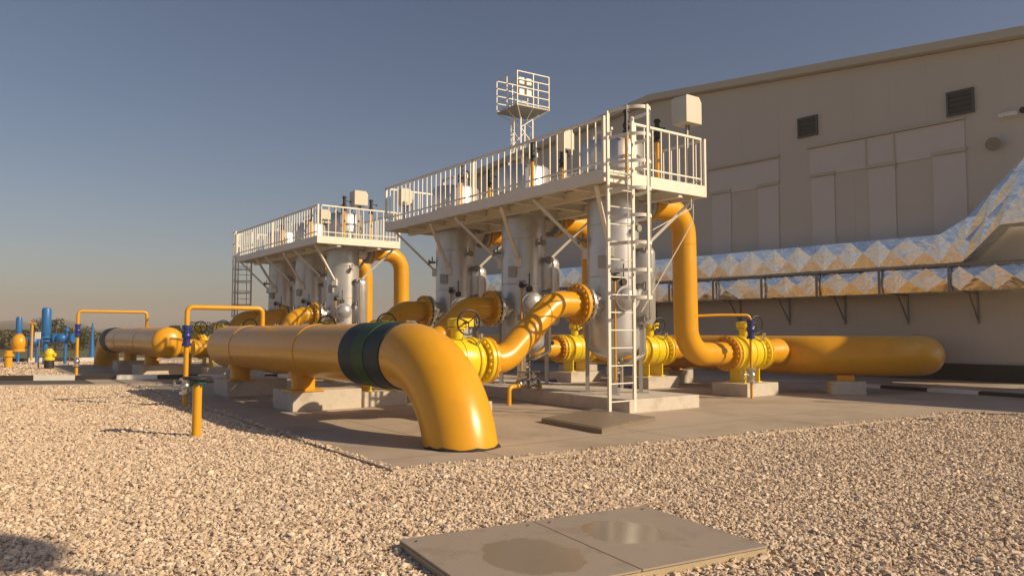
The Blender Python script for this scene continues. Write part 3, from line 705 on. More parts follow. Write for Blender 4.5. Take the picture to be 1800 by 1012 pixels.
# ------------------------------------------------------------------ platforms with guardrails and ladders
def platform(label, s0, n0, sg, LY, LX, tanks, box_side):
    t = thing('access_platform', label, 'platform', W(s0, n0), YAW, 'white access platforms')
    y = lambda v: sg * v
    zt, zb = 4.65, 4.45
    d = MB(); d.box((LX / 2, y(LY / 2), zt - .02), (LX - .02, LY - .02, .03)); d.build('deck', 'white', t, smooth=False)
    f = MB()
    for (p, q) in (((0, 0), (0, LY)), ((LX, 0), (LX, LY)), ((0, 0), (LX, 0)), ((0, LY), (LX, LY))):
        cx, cy = (p[0] + q[0]) / 2, (p[1] + q[1]) / 2
        if p[0] == q[0]: f.box((cx, y(cy), (zt + zb) / 2 + .03), (.05, LY + .05, .24))
        else: f.box((cx, y(cy), (zt + zb) / 2 + .03), (LX - .052, .05, .24))
    f.build('edge_beam', 'white', t, smooth=False)
    j = MB()
    for k in range(1, int(LY / 1.05) + 1):
        yy = k * LY / (int(LY / 1.05) + 1); j.box((LX / 2, y(yy), 4.545), (LX - .06, .08, .15)); j.box((LX / 2, y(yy), 4.466), (LX - .06, .14, .012))
    for xx in (.75, LX - .75): j.box((xx, y(LY / 2), 4.50), (.10, LY - .06, .20)); j.box((xx, y(LY / 2), 4.396), (.16, LY - .06, .012))
    j.build('joist_frame', 'white', t, smooth=False)
    # guardrails
    rt = 5.70; base_me = None
    bal = MB().box((0, 0, (rt + zt) / 2), (.023, .023, rt - zt - .04)).build('baluster', 'white', None, smooth=False)
    first = [True]
    def rail(p, q, skip=None):
        nonlocal bal
        P, Q = Vector((p[0], y(p[1]), 0)), Vector((q[0], y(q[1]), 0)); L = (Q - P).length; dd = (Q - P) / L
        g_ = MB(); up = lambda v, h: Vector((v.x, v.y, h))
        segs = [(0, L)] if not skip else [(0, skip[0]), (skip[1], L)]
        for (a, b2) in segs:
            if b2 - a < .1: continue
            g_.beam(up(P + dd * a, rt), up(P + dd * b2, rt), .055, .045); g_.beam(up(P + dd * a, zt + .19), up(P + dd * b2, zt + .19), .03, .03)
        gr = g_.build('guardrail', 'white', t, smooth=False)
        n_ = int(L / .232)
        for k in range(n_ + 1):
            tt = L * k / n_
            if skip and skip[0] + .02 < tt < skip[1] - .02: continue
            if first[0]: o = bal; first[0] = False
            else: o = bal.copy(); C.objects.link(o)
            o.parent = gr; pp_ = P + dd * tt; o.location = (pp_.x, pp_.y, 0)
    e = .0
    rail((e, 0), (e, LY)); rail((LX - e, 0), (LX - e, LY))
    rail((.12, 0), (LX - .12, 0), (.0, .72)); rail((.12, LY), (LX - .12, LY))
    po = MB()
    for (x_, y_) in ((0, 0), (LX, 0), (0, LY), (LX, LY), (0, LY / 2), (LX, LY / 2), (.82, 0)):
        po = MB().box((x_, y(y_), 5.10), (.055, .055, 1.25)); po.build('rail_post', 'white', t, smooth=False)
    # diagonal braces down to the vessels
    for (ts, tn) in tanks:
        for sx in (-1, 1):
            for sy in (-1, 1):
                ty = (ts) ; a = Vector((tn + sx * .44, y(ts) + sy * .36, 3.30)); b2 = Vector((tn + sx * 1.42, y(ts) + sy * 1.0, 4.44))
                q = MB(); q.beam(a, b2, .075, .06); q.box((a.x, a.y, 3.27), (.16, .16, .22), math.atan2(sy, sx)); q.build('brace', 'white', t, smooth=False)
    # ladder with cage at the outer end
    ly = -.13; lx0, lx1 = -.02, .64
    lad = MB().box(((lx0 + lx1) / 2, y(-.06), 4.60), (lx1 - lx0 + .02, .10, .04)).build('ladder', 'white', t, smooth=False)
    for xx in (lx0, lx1):
        MB().box((xx, y(ly), 2.92), (.065, .045, 5.72)).build('stile', 'white', lad, smooth=False)
    ru = MB().cyl((lx0 + .03, y(ly), 0), (lx1 - .03, y(ly), 0), .0125, seg=8).build('rung', 'white', lad)
    k = 0; zz_ = .28
    while zz_ < 4.7:
        o = ru if k == 0 else ru.copy()
        if k: C.objects.link(o)
        o.location = (0, 0, zz_); k += 1; zz_ += .335
    cx, rad_ = (lx0 + lx1) / 2, (lx1 - lx0) / 2
    for k in range(8):
        z_ = 2.22 + .505 * k; pts_ = []
        for a in np.linspace(0, math.pi, 15):
            pts_.append((cx + rad_ * 1.06 * math.cos(a), ly - .05 - .66 * math.sin(a) ** .8))
        h = MB(); nn = len(pts_); vv = []; ff = []
        for i2, (px_, py_) in enumerate(pts_):
            tx, ty_ = cx - px_, -.3 - py_; l_ = math.hypot(tx, ty_) or 1; ix, iy = px_ + tx / l_ * .010, py_ + ty_ / l_ * .010
            vv += [(px_, y(py_), z_ - .032), (px_, y(py_), z_ + .032), (ix, y(iy), z_ + .032), (ix, y(iy), z_ - .032)]
        for i2 in range(nn - 1):
            o_, n2 = 4 * i2, 4 * i2 + 4
            for m_ in range(4): ff.append((o_ + m_, o_ + (m_ + 1) % 4, n2 + (m_ + 1) % 4, n2 + m_))
        ff += [(0, 1, 2, 3), (4 * nn - 1, 4 * nn - 2, 4 * nn - 3, 4 * nn - 4)]
        h.add(vv, ff).build('cage_hoop', 'white', lad)
    for a in (R(35), R(90), R(145)):
        px_, py_ = cx + (rad_ * 1.06 + .006) * math.cos(a), ly - .05 - (.668) * math.sin(a) ** .8
        MB().box((px_, y(py_), 3.99), (.052, .012, 3.62), -sg * (math.pi / 2 - a) * .9).build('cage_strap', 'white', lad, smooth=False)
    return t
near_tanks = [(TS[i] - 1.6, TN[i] - 4.24) for i in range(3)]
platform('larger white access platform over the near vessels, caged ladder at its near corner', 1.6, 4.24, 1, 9.05, 2.96, near_tanks, 0)
far_tanks = [(23.15 - TS[i], TN[i] - 3.72) for i in (5, 4, 3)]
platform('smaller looking white access platform over the far vessels, ladder at its far end', 23.15, 3.72, -1, 8.7, 2.96, far_tanks, 0)
# boxes standing on the platforms
def jbox(name, label, s, n, z0, zc, w, d, h, lean=False):
    t = thing(name, label, 'junction box', W(s, n, z0), YAW, 'grey boxes on the platforms')
    MB().box((0, 0, (zc - h / 2 - z0) / 2), (.05, .05, zc - h / 2 - z0)).build('post', 'galv', t, smooth=False)
    hh = h / 2; c = zc - z0; prof = [(-w / 2, c - hh), (w / 2, c - hh * .98), (w / 2, c + hh * .62), (w / 2 - .08, c + hh), (-w / 2 + .03, c + hh), (-w / 2, c + hh * .9)]
    vv = [(x_, -d / 2, z_) for x_, z_ in prof] + [(x_, d / 2, z_) for x_, z_ in prof]; n_ = len(prof)
    ff = [tuple(range(n_)), tuple(reversed(range(n_, 2 * n_)))] + [(i, n_ + i, n_ + (i + 1) % n_, (i + 1) % n_) for i in range(n_)]
    MB().add(vv, ff).build('housing', 'lightgrey', t, smooth=False, bevel=.012)
    q = MB(); q.cyl((.06, 0, c - hh - .16), (.06, 0, c - hh), .025, seg=10); q.build('cable_gland', 'black', t)
    return t
jbox('junction_box', 'large pale instrument box on a post at the near right platform corner', 1.9, 7.0, 4.65, 6.36, .50, .42, .60)
jbox('junction_box', 'pale box just inside the rail behind the ladder top', 3.1, 4.55, 4.65, 5.60, .30, .26, .42)
jbox('junction_box', 'pale box at the far left corner of the near platform', 10.2, 4.6, 4.65, 5.42, .34, .28, .48)
jbox('junction_box', 'large pale instrument box above the nearest far vessel', 15.0, 5.4, 4.65, 6.15, .50, .42, .50)
jbox('junction_box', 'pale box behind the near corner rail of the far platform', 15.2, 4.25, 4.65, 5.45, .34, .28, .46)
# loose white cables from the platform corner
t = thing('hanging_cable', 'thin white cable slung from the near platform corner across the riser', 'cable', W(1.7, 7.2, 4.45), YAW)
MB().tube([(-.15, .1, 0), (-.15, .1, -.45), (-.35, .15, -.8), (-1.35, .5, -2.45)], .011, .08, 6).build('cable_run', 'white', t)
t = thing('hanging_cable', 'thin white cable crossing the top bend of the nearest riser', 'cable', W(1.7, 6.9, 4.45), YAW)
MB().tube([(-.05, -.02, 0), (-.05, -.02, -.25), (-.95, .25, -.75)], .011, .05, 6).build('cable_run', 'white', t)

# ------------------------------------------------------------------ vent lines with blue valves
def vent_line(label, root, P, H, foot_z=0.0, r=.052, grp='small vent lines'):
    t = thing('vent_line', label, 'small pipe', root, 0, grp)
    rel = lambda v: Vector(v) - Vector(root)
    MB().tube([rel(p) for p in P], r, .12, 14).build('pipe', 'orange', t)
    x, y_, zb = H                                  # valve stack on the standing leg
    c = rel((x, y_, 0))
    q = MB(); q.cyl(c + Vector((0, 0, zb)), c + Vector((0, 0, zb + .07)), .095, seg=16); q.cyl(c + Vector((0, 0, zb + .05)), c + Vector((0, 0, zb + .40)), .07, .08, seg=16)
    q.sphere(c + Vector((0, 0, zb + .22)), .10); q.cyl(c + Vector((0, 0, zb + .38)), c + Vector((0, 0, zb + .45)), .095, seg=16); q.build('blue_valve', 'blue', t)
    z2 = zb - .85
    s_ = MB(); s_.sphere(c + Vector((0, 0, z2)), .10); s_.cyl(c + Vector((0, 0, z2 + .12)), c + Vector((0, 0, z2 + .17)), .12, seg=18); s_.cyl(c + Vector((0, 0, z2 - .17)), c + Vector((0, 0, z2 - .12)), .12, seg=18); s_.cyl(c + Vector((0, 0, z2 - .15)), c + Vector((0, 0, z2 + .15)), .07, seg=14)
    wl = s_.build('globe_valve', 'steel', t)
    w_ = MB(); hc = c + Vector((-.20, -.10, z2 + .02)); w_.torus(hc, (-.85, -.5, .1), .11, .012, 24, 6); w_.cyl(c + Vector((0, 0, z2)), hc, .018, seg=8); a, b2, _ = basis((-.85, -.5, .1))
    for k in range(4): th = math.pi / 2 * k; w_.cyl(hc, hc + (a * math.cos(th) + b2 * math.sin(th)) * .11, .008, seg=5)
    w_.build('handwheel', 'steel', wl)
    return t
pA = W(8.4, 0, 1.70); pB = pA - V * 1.62
vent_line('small yellow vent line looping off the thick front pipe, blue valve on its leg', (pB.x, pB.y, 0), [pA, (pA.x, pA.y, 2.12), (pB.x, pB.y, 2.12), (pB.x, pB.y, -.1)], (pB.x, pB.y, 1.28))
pA = W(21.3, 0, 1.70); pB = pA - V * 2.2
vent_line('small yellow vent line looping off the second thick pipe, left of its wraps', (pB.x, pB.y, 0), [pA, (pA.x, pA.y, 2.30), (pB.x, pB.y, 2.30), (pB.x, pB.y, -.1)], (pB.x, pB.y, 1.40))
pA = W(2.85, 8.15, 1.95); pB = pA + V * 1.25 - U * .75
pBg = Vector((pB.x, pB.y, 0))
vent_line('thin yellow drain line standing right of the nearest riser, blue valve on it', (pB.x, pB.y, .03), [pA, (pA.x + (pB.x - pA.x) * .5, pA.y + (pB.y - pA.y) * .5, 1.98), (pB.x, pB.y, 1.98), (pB.x, pB.y, .03)], (pB.x, pB.y, 1.42), r=.032)
# stand pipe with flange in the gravel
p = gnd(345, 766)
t = thing('stand_pipe', 'short yellow stand pipe with a dark flange, alone in the gravel', 'stand pipe', (p.x, p.y, 0))
MB().cyl((0, 0, -.2), (0, 0, .86), .068, seg=28).build('pipe', 'orange', t)
q = MB(); q.lathe([(.125, .80), (.125, .85)], (0, 0, 0), (0, 0, 1), 28); q.bolts((0, 0, .83), (0, 0, 1), .1, 8, .014, .14); q.build('lower_flange', 'bluegreen', t)
q = MB(); q.lathe([(.205, .862), (.21, .867), (.21, .90), (.205, .905)], (0, 0, 0), (0, 0, 1), 32); q.build('blind_flange', 'black', t)

# ------------------------------------------------------------------ small drain pipework on the plinth
def drain(label, s, n, long=1.0):
    t = thing('drain_pipe', label, 'small pipe', W(s, n, .03), YAW, 'small drain pipes')
    MB().tube([(0, 0, 0), (0, 0, .38), (.35, .05, .40), (long, .2, .40), (long, .2, .28)], .05, .1, 12).build('pipe', 'orange', t)
    for k, xx in enumerate((long * .45, long * .78)):
        v_ = MB(); yy = .2 * xx / long; v_.sphere((xx, yy, .44), .10); v_.cyl((xx - .14, yy, .42), (xx - .10, yy, .42), .11); v_.cyl((xx + .10, yy, .42), (xx + .14, yy, .42), .11)
        v_.cyl((xx, yy, .5), (xx, yy, .66), .03, seg=10); v_.cyl((xx, yy, .56), (xx, yy, .6), .08, seg=14)
        b_ = v_.build('gate_valve', 'steel', t); MB().torus((xx, yy, .68), (0, 0, 1), .14, .014, 24, 6).cyl((xx - .14, yy, .68), (xx + .14, yy, .68), .01, seg=6).cyl((xx, yy - .14, .68), (xx, yy + .14, .68), .01, seg=6).build('handwheel', 'steel', b_)
    return t
drain('small yellow drain pipe with bright gate valves before the plinth, right of the bend', 4.2, 3.9)
drain('small yellow drain pipe with gate valves beside the middle vessel plinth', 7.4, 3.9)
drain('small yellow drain pipe with gate valves beside the farthest near vessel', 10.4, 3.9)
for (s, n, lab) in ((1.75, 7.9, 'upright steel sampling tube right of the nearest vessel'),):
    p = W(s + 2.2, n - .9, .03)
    t = thing('sampling_tube', lab, 'tube', p, YAW)
    MB().cyl((0, 0, 0), (0, 0, 1.75), .045, seg=12).build('tube', 'steel', t)
    q = MB(); q.cyl((0, 0, 1.2), (.5, 0, 1.2), .03, seg=10); q.sphere((.3, 0, 1.25), .08); q.cyl((.3, 0, 1.2), (.3, 0, 1.0), .02); q.build('side_valve', 'black', t)
for (s, n, lab) in ((7.6, 7.7, 'dark blue tall stem valve standing behind the vessel legs'), (4.6, 7.6, 'dark blue tall stem valve right of the nearest vessel, behind it')):
    t = thing('stem_valve', lab, 'valve', W(s, n, .03), YAW, 'dark stem valves')
    q = MB(); q.box((0, 0, .12), (.5, .3, .24)); q.build('base_body', 'blue', t, bevel=.02)
    q = MB(); q.cyl((0, 0, .24), (0, 0, 1.5), .03, seg=10); q.cyl((0, 0, 1.42), (0, 0, 1.62), .06); q.cyl((-.25, 0, 1.25), (.25, 0, 1.25), .025); q.sphere((.2, 0, 1.25), .07); q.sphere((-.2, 0, 1.25), .07); q.build('stem', 'black', t)

# ------------------------------------------------------------------ building
def wall_root(name, label, cat, u=0.0, v=WALL, z=0.0, group=None):
    return thing(name, label, cat, UW * u + VW * v + Vector((0, 0, z)), WY, group)
u_ridge, z_ridge = wp(1150, 180); u_left = wp(820, 318)[0]
sl_l = .108; sl_r = (z_ridge - wp(1800, 68)[1]) / (u_ridge - wp(1800, 68)[0])
u_right = u_ridge - (u_left - u_ridge)
u_right = min(u_right, wp(1800, 68)[0] - 1.2)
zl = z_ridge - sl_l * (u_left - u_ridge); zr = z_ridge - sl_r * (u_ridge - u_right)
bld = wall_root('plant_hall', 'large beige metal clad hall with low gable roof behind the pipework', 'building')
D_ = 26
b = MB(); po = [(u_right, -.1), (u_left, -.1), (u_left, zl), (u_ridge, z_ridge), (u_right, zr)]
vv = [(0, u, z) for u, z in po] + [(D_, u, z) for u, z in po]; n_ = 5
b.add(vv, [tuple(range(5)), tuple(reversed(range(5, 10)))] + [(i, 5 + i, 5 + (i + 1) % 5, (i + 1) % 5) for i in range(5)])
wall_o = b.build('wall', 'wall', bld, smooth=False)
rf = MB()
for (ua, za, ub, zb_) in ((u_left + .4, zl - .04, u_ridge, z_ridge), (u_ridge, z_ridge, u_right - .4, zr - .04)):
    vv = []
    for x_ in (-.35, D_ + .35):
        vv += [(x_, ua, za + .02), (x_, ub, zb_ + .02), (x_, ub, zb_ + .30), (x_, ua, za + .30)]
    rf.add(vv, [(0, 1, 2, 3), (7, 6, 5, 4), (0, 4, 5, 1), (3, 2, 6, 7), (0, 3, 7, 4), (1, 5, 6, 2)])
rf.build('roof', 'trim', bld, smooth=False)
MB().box((-.06, (u_left + u_right) / 2, .28), (.12, u_left - u_right - .02, .56)).build('base_course', 'kerbblack', bld, smooth=False)
sm = MB()
for x_ in range(1240, 1800, 66):
    u_ = wp(x_, 400)[0]; zt_ = z_ridge - (sl_r * (u_ridge - u_) if u_ < u_ridge else sl_l * (u_ - u_ridge)) - .1
    sm.box((-.002, u_, (zt_ + .56) / 2), (.004, .012, zt_ - .56))
sm.build('sheet_joint', 'wall', bld, smooth=False)
def panel(x0, x1, yt0, yb0, xr=None, prj=.04, m_='panel', name='wall_panel'):
    ua, za = wp(x0, yt0); ub, _ = wp(x1, yt0); _, zb_ = wp(x0, yb0)
    MB().box((-prj / 2 - .006, (ua + ub) / 2, (za + zb_) / 2), (prj, abs(ua - ub), abs(za - zb_))).build(name, m_, bld, smooth=False)
    return ua, ub, za, zb_
panel(1424, 1697, 263, 312); zlow = 3.9
for (xa, xb, yt) in ((1427, 1467, 313), (1527, 1574, 297), (1640, 1698, 275)):
    ua, ub = wp(xa, yt)[0], wp(xb, yt)[0]; z_ = wp(xa, yt)[1]
    MB().box((-.026, (ua + ub) / 2, (z_ + 3.3) / 2 - .01), (.04, abs(ua - ub), z_ - 3.3)).build('wall_panel', 'panel', bld, smooth=False)
    MB().box((-.05, (ua + ub) / 2, z_ + .06), (.10, abs(ua - ub) + .08, .12)).build('panel_ledge', 'trim', bld, smooth=False)
for xa in (1523, 1573):
    u_ = wp(xa, 260)[0]; z0_, z1_ = wp(xa, 297)[1], wp(xa, 243 if xa < 1550 else 237)[1]
    MB().box((-.06, u_, (z0_ + z1_) / 2), (.05, .05, z1_ - z0_)).build('panel_trim', 'trim', bld, smooth=False)
u0_, z0_ = wp(1419, 264); u1_, z1_ = wp(1697, 211)
MB().beam((-.08, u0_, z0_ + .06), (-.08, u1_, z0_ + .06), .10, .08).build('panel_ledge', 'trim', bld, smooth=False)
panel(1248, 1370, 303, 345)
for (xa, xb, yt) in ((1252, 1285, 343), (1333, 1369, 330)):
    ua, ub = wp(xa, yt)[0], wp(xb, yt)[0]; z_ = wp(xa, yt)[1]
    MB().box((-.026, (ua + ub) / 2, (z_ + 3.3) / 2 - .01), (.04, abs(ua - ub), z_ - 3.3)).build('wall_panel', 'panel', bld, smooth=False)
    MB().box((-.05, (ua + ub) / 2, z_ + .06), (.10, abs(ua - ub) + .06, .12)).build('panel_ledge', 'trim', bld, smooth=False)
u0_, z0_ = wp(1245, 301); u1_, _ = wp(1371, 279)
MB().beam((-.08, u0_, z0_ + .06), (-.08, u1_, z0_ + .06), .10, .08).build('panel_ledge', 'trim', bld, smooth=False)
def louvre(x0, x1, yt, yb):
    ua, za = wp(x0, yt); ub, _ = wp(x1, yt); _, zb_ = wp(x0, yb); uc, zc = (ua + ub) / 2, (za + zb_) / 2; w, h = abs(ua - ub), abs(za - zb_)
    f = MB().box((-.02, uc, zc), (.04, w, h)).build('louvre_vent', 'dark', bld, smooth=False)
    q = MB()
    for (cu, cz, du, dz) in ((uc, za + .03, w + .14, .06), (uc, zb_ - .03, w + .14, .06), (ua + .03, zc, .06, h), (ub - .03, zc, .06, h)): q.box((-.05, cu, cz), (.10, du, dz))
    q.build('vent_frame', 'slat', f, smooth=False)
    sl = None
    for k in range(4):
        z_ = zb_ + h * (k + .62) / 4
        if sl is None: sl = MB().box((0, 0, 0), (.012, w - .02, h / 4 * .78), mat3=Matrix.Rotation(R(-38), 3, 'Y')).build('vent_slat', 'slat', f, smooth=False); o = sl
        else: o = sl.copy(); C.objects.link(o)
        o.location = (-.055, uc, z_)
louvre(1406, 1435, 212, 241); louvre(1668, 1709, 167, 203)
# lamp and camera on the wall
u_, z_ = wp(1748, 252)
t = wall_root('wall_lamp', 'round grey floodlamp on the hall wall, above the rising duct', 'lamp', u_, WALL, z_)
MB().box((-.06, 0, .0), (.12, .1, .1)).build('bracket', 'galv', t)
MB().lathe([(.05, 0), (.17, .06), (.21, .20), (.21, .24)], (-.12, 0, 0), (-.8, -.2, -.35), 24).build('shade', 'galv', t)
u_, z_ = wp(1770, 206)
t = wall_root('security_camera', 'small white security camera high on the hall wall at right', 'camera', u_, WALL, z_)
MB().box((-.12, 0, 0), (.24, .06, .05)).build('arm', 'white', t)
MB().box((-.26, -.1, .02), (.14, .5, .13)).build('camera_body', 'white', t, bevel=.02)
q = MB(); q.sphere((-.26, -.5, .06), .10); q.build('dome', 'black', t)

# ------------------------------------------------------------------ foil clad ducts on the wall
OFF = 1.25
def wl(u, x, z): return (x, u, z)
def quilted(name, label, quads, depth, seed):
    """quads: list of 4 (u,z) corners; every panel is a cross-broken sheet"""
    t = wall_root(name, label, 'duct', 0, WALL - OFF)
    rd = random.Random(seed); q = MB()
    for c4 in quads:
        cu = sum(p[0] for p in c4) / 4; cz = sum(p[1] for p in c4) / 4; a = rd.uniform(.035, .075)
        v_ = [(rd.uniform(-.008, .008) * 0, p[0], p[1]) for p in c4] + [(-a, cu + rd.uniform(-.09, .09), cz + rd.uniform(-.09, .09))]
        q.add(v_, [(0, 1, 4), (1, 2, 4), (2, 3, 4), (3, 0, 4)])
        # top and bottom sheets
        for i0, i1, sgn in ((2, 3, 1), (0, 1, -1)):
            p0, p1 = c4[i0], c4[i1]
            mid = ((p0[0] + p1[0]) / 2, (p0[1] + p1[1]) / 2 + sgn * .05)
            vv = [(0, p0[0], p0[1]), (0, p1[0], p1[1]), (depth, p1[0], p1[1]), (depth, p0[0], p0[1]), (depth / 2, mid[0], mid[1])]
            q.add(vv, [(0, 1, 4), (1, 2, 4), (2, 3, 4), (3, 0, 4)])
    o = q.build('cladding', 'foil', t, smooth=False)
    return t
uA = wp(1652, 440, OFF)[0]; uL = u_left - 2.5
def strip(u0, u1, z0, z1, w=.95):
    n = max(1, round(abs(u1 - u0) / w)); st = (u1 - u0) / n
    return [[(u0 + st * k, z0), (u0 + st * (k + 1), z0), (u0 + st * (k + 1), z1), (u0 + st * k, z1)] for k in range(n)]
zu0, zu1, zl0, zl1 = 3.71, 4.63, 2.84, 3.60
bq = strip(uL, uA, zu0, zu1)
b0 = (uA, zu0); t0 = (uA, zu1)
bx = wp(1692, 464, OFF); b1 = (bx[0], zu0 + .02); t1 = wp(1700, 382, OFF)
b2 = wp(1722, 431, OFF); t2 = wp(1745, 335, OFF); b3 = wp(1757, 395, OFF); t3 = wp(1800, 277, OFF)
md = lambda p_, q_: ((p_[0] + q_[0]) / 2, (p_[1] + q_[1]) / 2)
m0, m1, m2, m3 = md(b0, t0), md(b1, t1), md(b2, t2), md(b3, t3)
bq += [[b0, b1, t1, t0]] + [[b1, b2, m2, m1], [m1, m2, t2, t1], [b2, b3, m3, m2], [m2, m3, t3, t2]]
zb3 = b3[1]; b4 = (t3[0] - .2, zb3 + .02); bq += [[b3, b4, (b4[0], t3[1] + .5), t3]]
bq += strip(b4[0], b4[0] - 5.7, zb3 + .02, t3[1] + .5, 1.2)
quilted('foil_duct', 'upper silver foil duct along the wall, climbing at its right end', bq, 1.0, 3)
quilted('foil_duct', 'lower straight silver foil duct along the wall, framed by posts', strip(uL, b4[0] - 5.7, zl0, zl1), 1.0, 8)
t = wall_root('duct_rack', 'dark steel rack of rails, posts and brackets carrying both foil ducts', 'pipe rack', 0, WALL - OFF)
MB().box((-.13, (uL + b4[0] - 5.7) / 2, 3.655), (.06, abs(uL - b4[0] + 5.7), .07)).build('rail', 'galv', t, smooth=False)
us = [wp(x, 490, OFF + .15)[0] for x in (1253, 1338, 1435, 1545, 1668)]
stp = (us[0] - us[-1]) / 4
k = -3
while us[0] - k * stp > b4[0] - 5.7 or k < 5:
    u_ = us[0] - k * stp if not 0 <= k < 5 else us[k]
    if u_ < uL:
        MB().box((-.15, u_, 3.22), (.06, .065, .82)).build('post', 'galv', t, smooth=False)
        q = MB(); u2 = u_ - .35; q.box((OFF - .04, u2, 2.32), (.05, .05, .96)); q.beam((OFF - .08, u2, 1.98), (.45, u2, 2.78), .04, .04); q.box((OFF / 2 - .06, u2, 2.81), (OFF + .1, .045, .045)); q.build('bracket', 'galv', t, smooth=False)
    k += 1
    if k > 14: break
# unseen wing added off-frame to shade the wall foot, roof sloped for that
t = wall_root('shade_wing', 'unseen beige wing added beyond the right edge to shade the wall foot', 'building', 0, WALL)
c_ = Vector((17.6, 14.3, 0)); cu, cv = c_.dot(UW), c_.dot(VW)
x0_ = cv - WALL; x1_ = -.01; h0_, h1_ = 6.1, 9.0
def lean(u0, u1, xa, za, zb_, xb, ztop_a, ztop_b):
    vv = [(xa, u0, za), (xb, u0, zb_), (xb, u0, ztop_b), (xa, u0, ztop_a)] + [(xa, u1, za), (xb, u1, zb_), (xb, u1, ztop_b), (xa, u1, ztop_a)]
    return MB().add(vv, [(0, 1, 2, 3), (7, 6, 5, 4), (0, 4, 5, 1), (1, 5, 6, 2), (2, 6, 7, 3), (3, 7, 4, 0)])
lean(cu - 12, cu, x0_, -.1, -.1, x1_, h0_, h1_).build('wall', 'wall', t, smooth=False)
lean(cu - 12.2, cu + .2, x0_ - .25, h0_ - .15, h1_ + .02, x1_, h0_ + .05, h1_ + .22).build('roof', 'trim', t, smooth=False)

# ------------------------------------------------------------------ lattice tower
tx, ty_ = .75, 52.0
t = thing('lattice_tower', 'white lattice tower topped by a square railed cage', 'tower', (tx, ty_, 0), R(33))
m_ = MB(); hw = .50; zt_ = 16.4
for sx in (-1, 1):
    for sy in (-1, 1): m_.beam((sx * hw, sy * hw, 0), (sx * hw, sy * hw, zt_), .085, .085)
k = 0; z_ = 1.0
while z_ < zt_ - .3:
    z2 = z_ + 1.05
    for (a, b2) in (((-1, -1), (1, -1)), ((1, -1), (1, 1)), ((1, 1), (-1, 1)), ((-1, 1), (-1, -1))):
        if k % 2: a, b2 = b2, a
        m_.beam((a[0] * hw, a[1] * hw, z_), (b2[0] * hw, b2[1] * hw, min(z2, zt_)), .05, .05)
    z_ = z2; k += 1
m_.build('mast', 'white', t, smooth=False)
hc_ = 1.32; zc0, zc1 = 16.95, 19.3
q = MB(); vv = [(sx * hw, sy * hw, 16.3) for sx, sy in ((-1, -1), (1, -1), (1, 1), (-1, 1))] + [(sx * hc_, sy * hc_, zc0) for sx, sy in ((-1, -1), (1, -1), (1, 1), (-1, 1))]
for i in range(4): q.beam(vv[i], vv[4 + i], .06, .06)
for i in range(4): q.beam((Vector(vv[i]) + Vector(vv[(i + 1) % 4])) / 2, (Vector(vv[4 + i]) + Vector(vv[4 + (i + 1) % 4])) / 2, .045, .045)
q.build('cage_strut', 'white', t, smooth=False)
MB().box((0, 0, zc0 + .04), (2 * hc_, 2 * hc_, .10)).build('cage_floor', 'grey', t, smooth=False)
for z_ in np.linspace(zc0 + .2, zc1, 5):
    q = MB()
    for i in range(4):
        a = ((-1, -1), (1, -1), (1, 1), (-1, 1))[i]; b2 = ((1, -1), (1, 1), (-1, 1), (-1, -1))[i]
        q.beam((a[0] * hc_, a[1] * hc_, z_), (b2[0] * hc_, b2[1] * hc_, z_), .055, .055)
    q.build('cage_rail', 'white', t, smooth=False)
for (sx, sy) in ((-1, -1), (1, -1), (1, 1), (-1, 1), (0, -1), (-1, 0), (0, 1), (1, 0)):
    MB().box((sx * hc_, sy * hc_, (zc0 + zc1) / 2), (.06, .06, zc1 - zc0 + .06)).build('cage_post', 'white', t, smooth=False)
for (x_, y_, z_) in ((-.9, -1.1, 18.7), (-.9, -1.1, 17.9), (-.3, -1.1, 18.7), (-.3, -1.1, 17.9)):
    q = MB(); q.box((x_, y_, z_), (.46, .25, .5)); f = q.build('floodlight', 'lightgrey', t, bevel=.03); MB().box((x_, y_ - .14, z_), (.38, .03, .42)).build('lamp_glass', 'gauge', f)
q = MB()
for k in range(46): q.box((-hw - .35, 0, .4 + k * .35), (.03, .4, .03))
for sy in (-1, 1): q.box((-hw - .35, sy * .2, 8.2), (.05, .05, 16.3))
q.build('tower_ladder', 'white', t, smooth=False)

# ------------------------------------------------------------------ left background: blue valves, hydrant, posts
def blue_valve(label, px, py, h, r, top=.55, body=True):
    p = gnd(px, py); t = thing('blue_stem_valve', label, 'valve', (p.x, p.y, 0), 0, 'blue valves by the far kerb')
    MB().lathe([(r * .7, h * .50), (r, h * .55), (r, h - .12), (r * .8, h - .02), (r * .3, h)], (0, 0, 0), (0, 0, 1), 20).build('stem_cover', 'lblue', t)
    q = MB(); q.cyl((0, 0, .0), (0, 0, h * .52), r * .55, seg=14); q.cyl((0, 0, h * .46), (0, 0, h * .50), r * 1.4, seg=18); q.cyl((0, 0, h * .40), (0, 0, h * .43), r * 1.5, seg=18)
    q.build('stem', 'lblue', t)
    if body:
        q = MB(); q.sphere((.7, .1, h * .46), .28, .26, .24); q.cyl((.2, 0, h * .46), (1.2, .15, h * .46), .12); q.cyl((1.2, .15, h * .46), (1.27, .15, h * .46), .24); q.cyl((.4, .05, h * .46), (.46, .05, h * .46), .24)
        q.cyl((.95, .1, h * .46), (.95, .1, h * .66), .05); q.sphere((.95, .1, h * .60), .11); q.build('valve_body', 'lblue', t)
        q = MB(); q.cyl((.9, .1, 0), (.9, .1, h * .42), .07); q.build('prop', 'lblue', t)
    return t
blue_valve('tall blue valve with round stem cover and side body, right of the small white sign', 79, 640, 2.75, .21)
blue_valve('shorter blue valve beside the yellow domed pipe at the far left', 31, 637, 2.35, .14)
p = gnd(86, 648); t = thing('hydrant', 'small yellow hydrant on a black foot in the far gravel', 'hydrant', (p.x, p.y, 0))
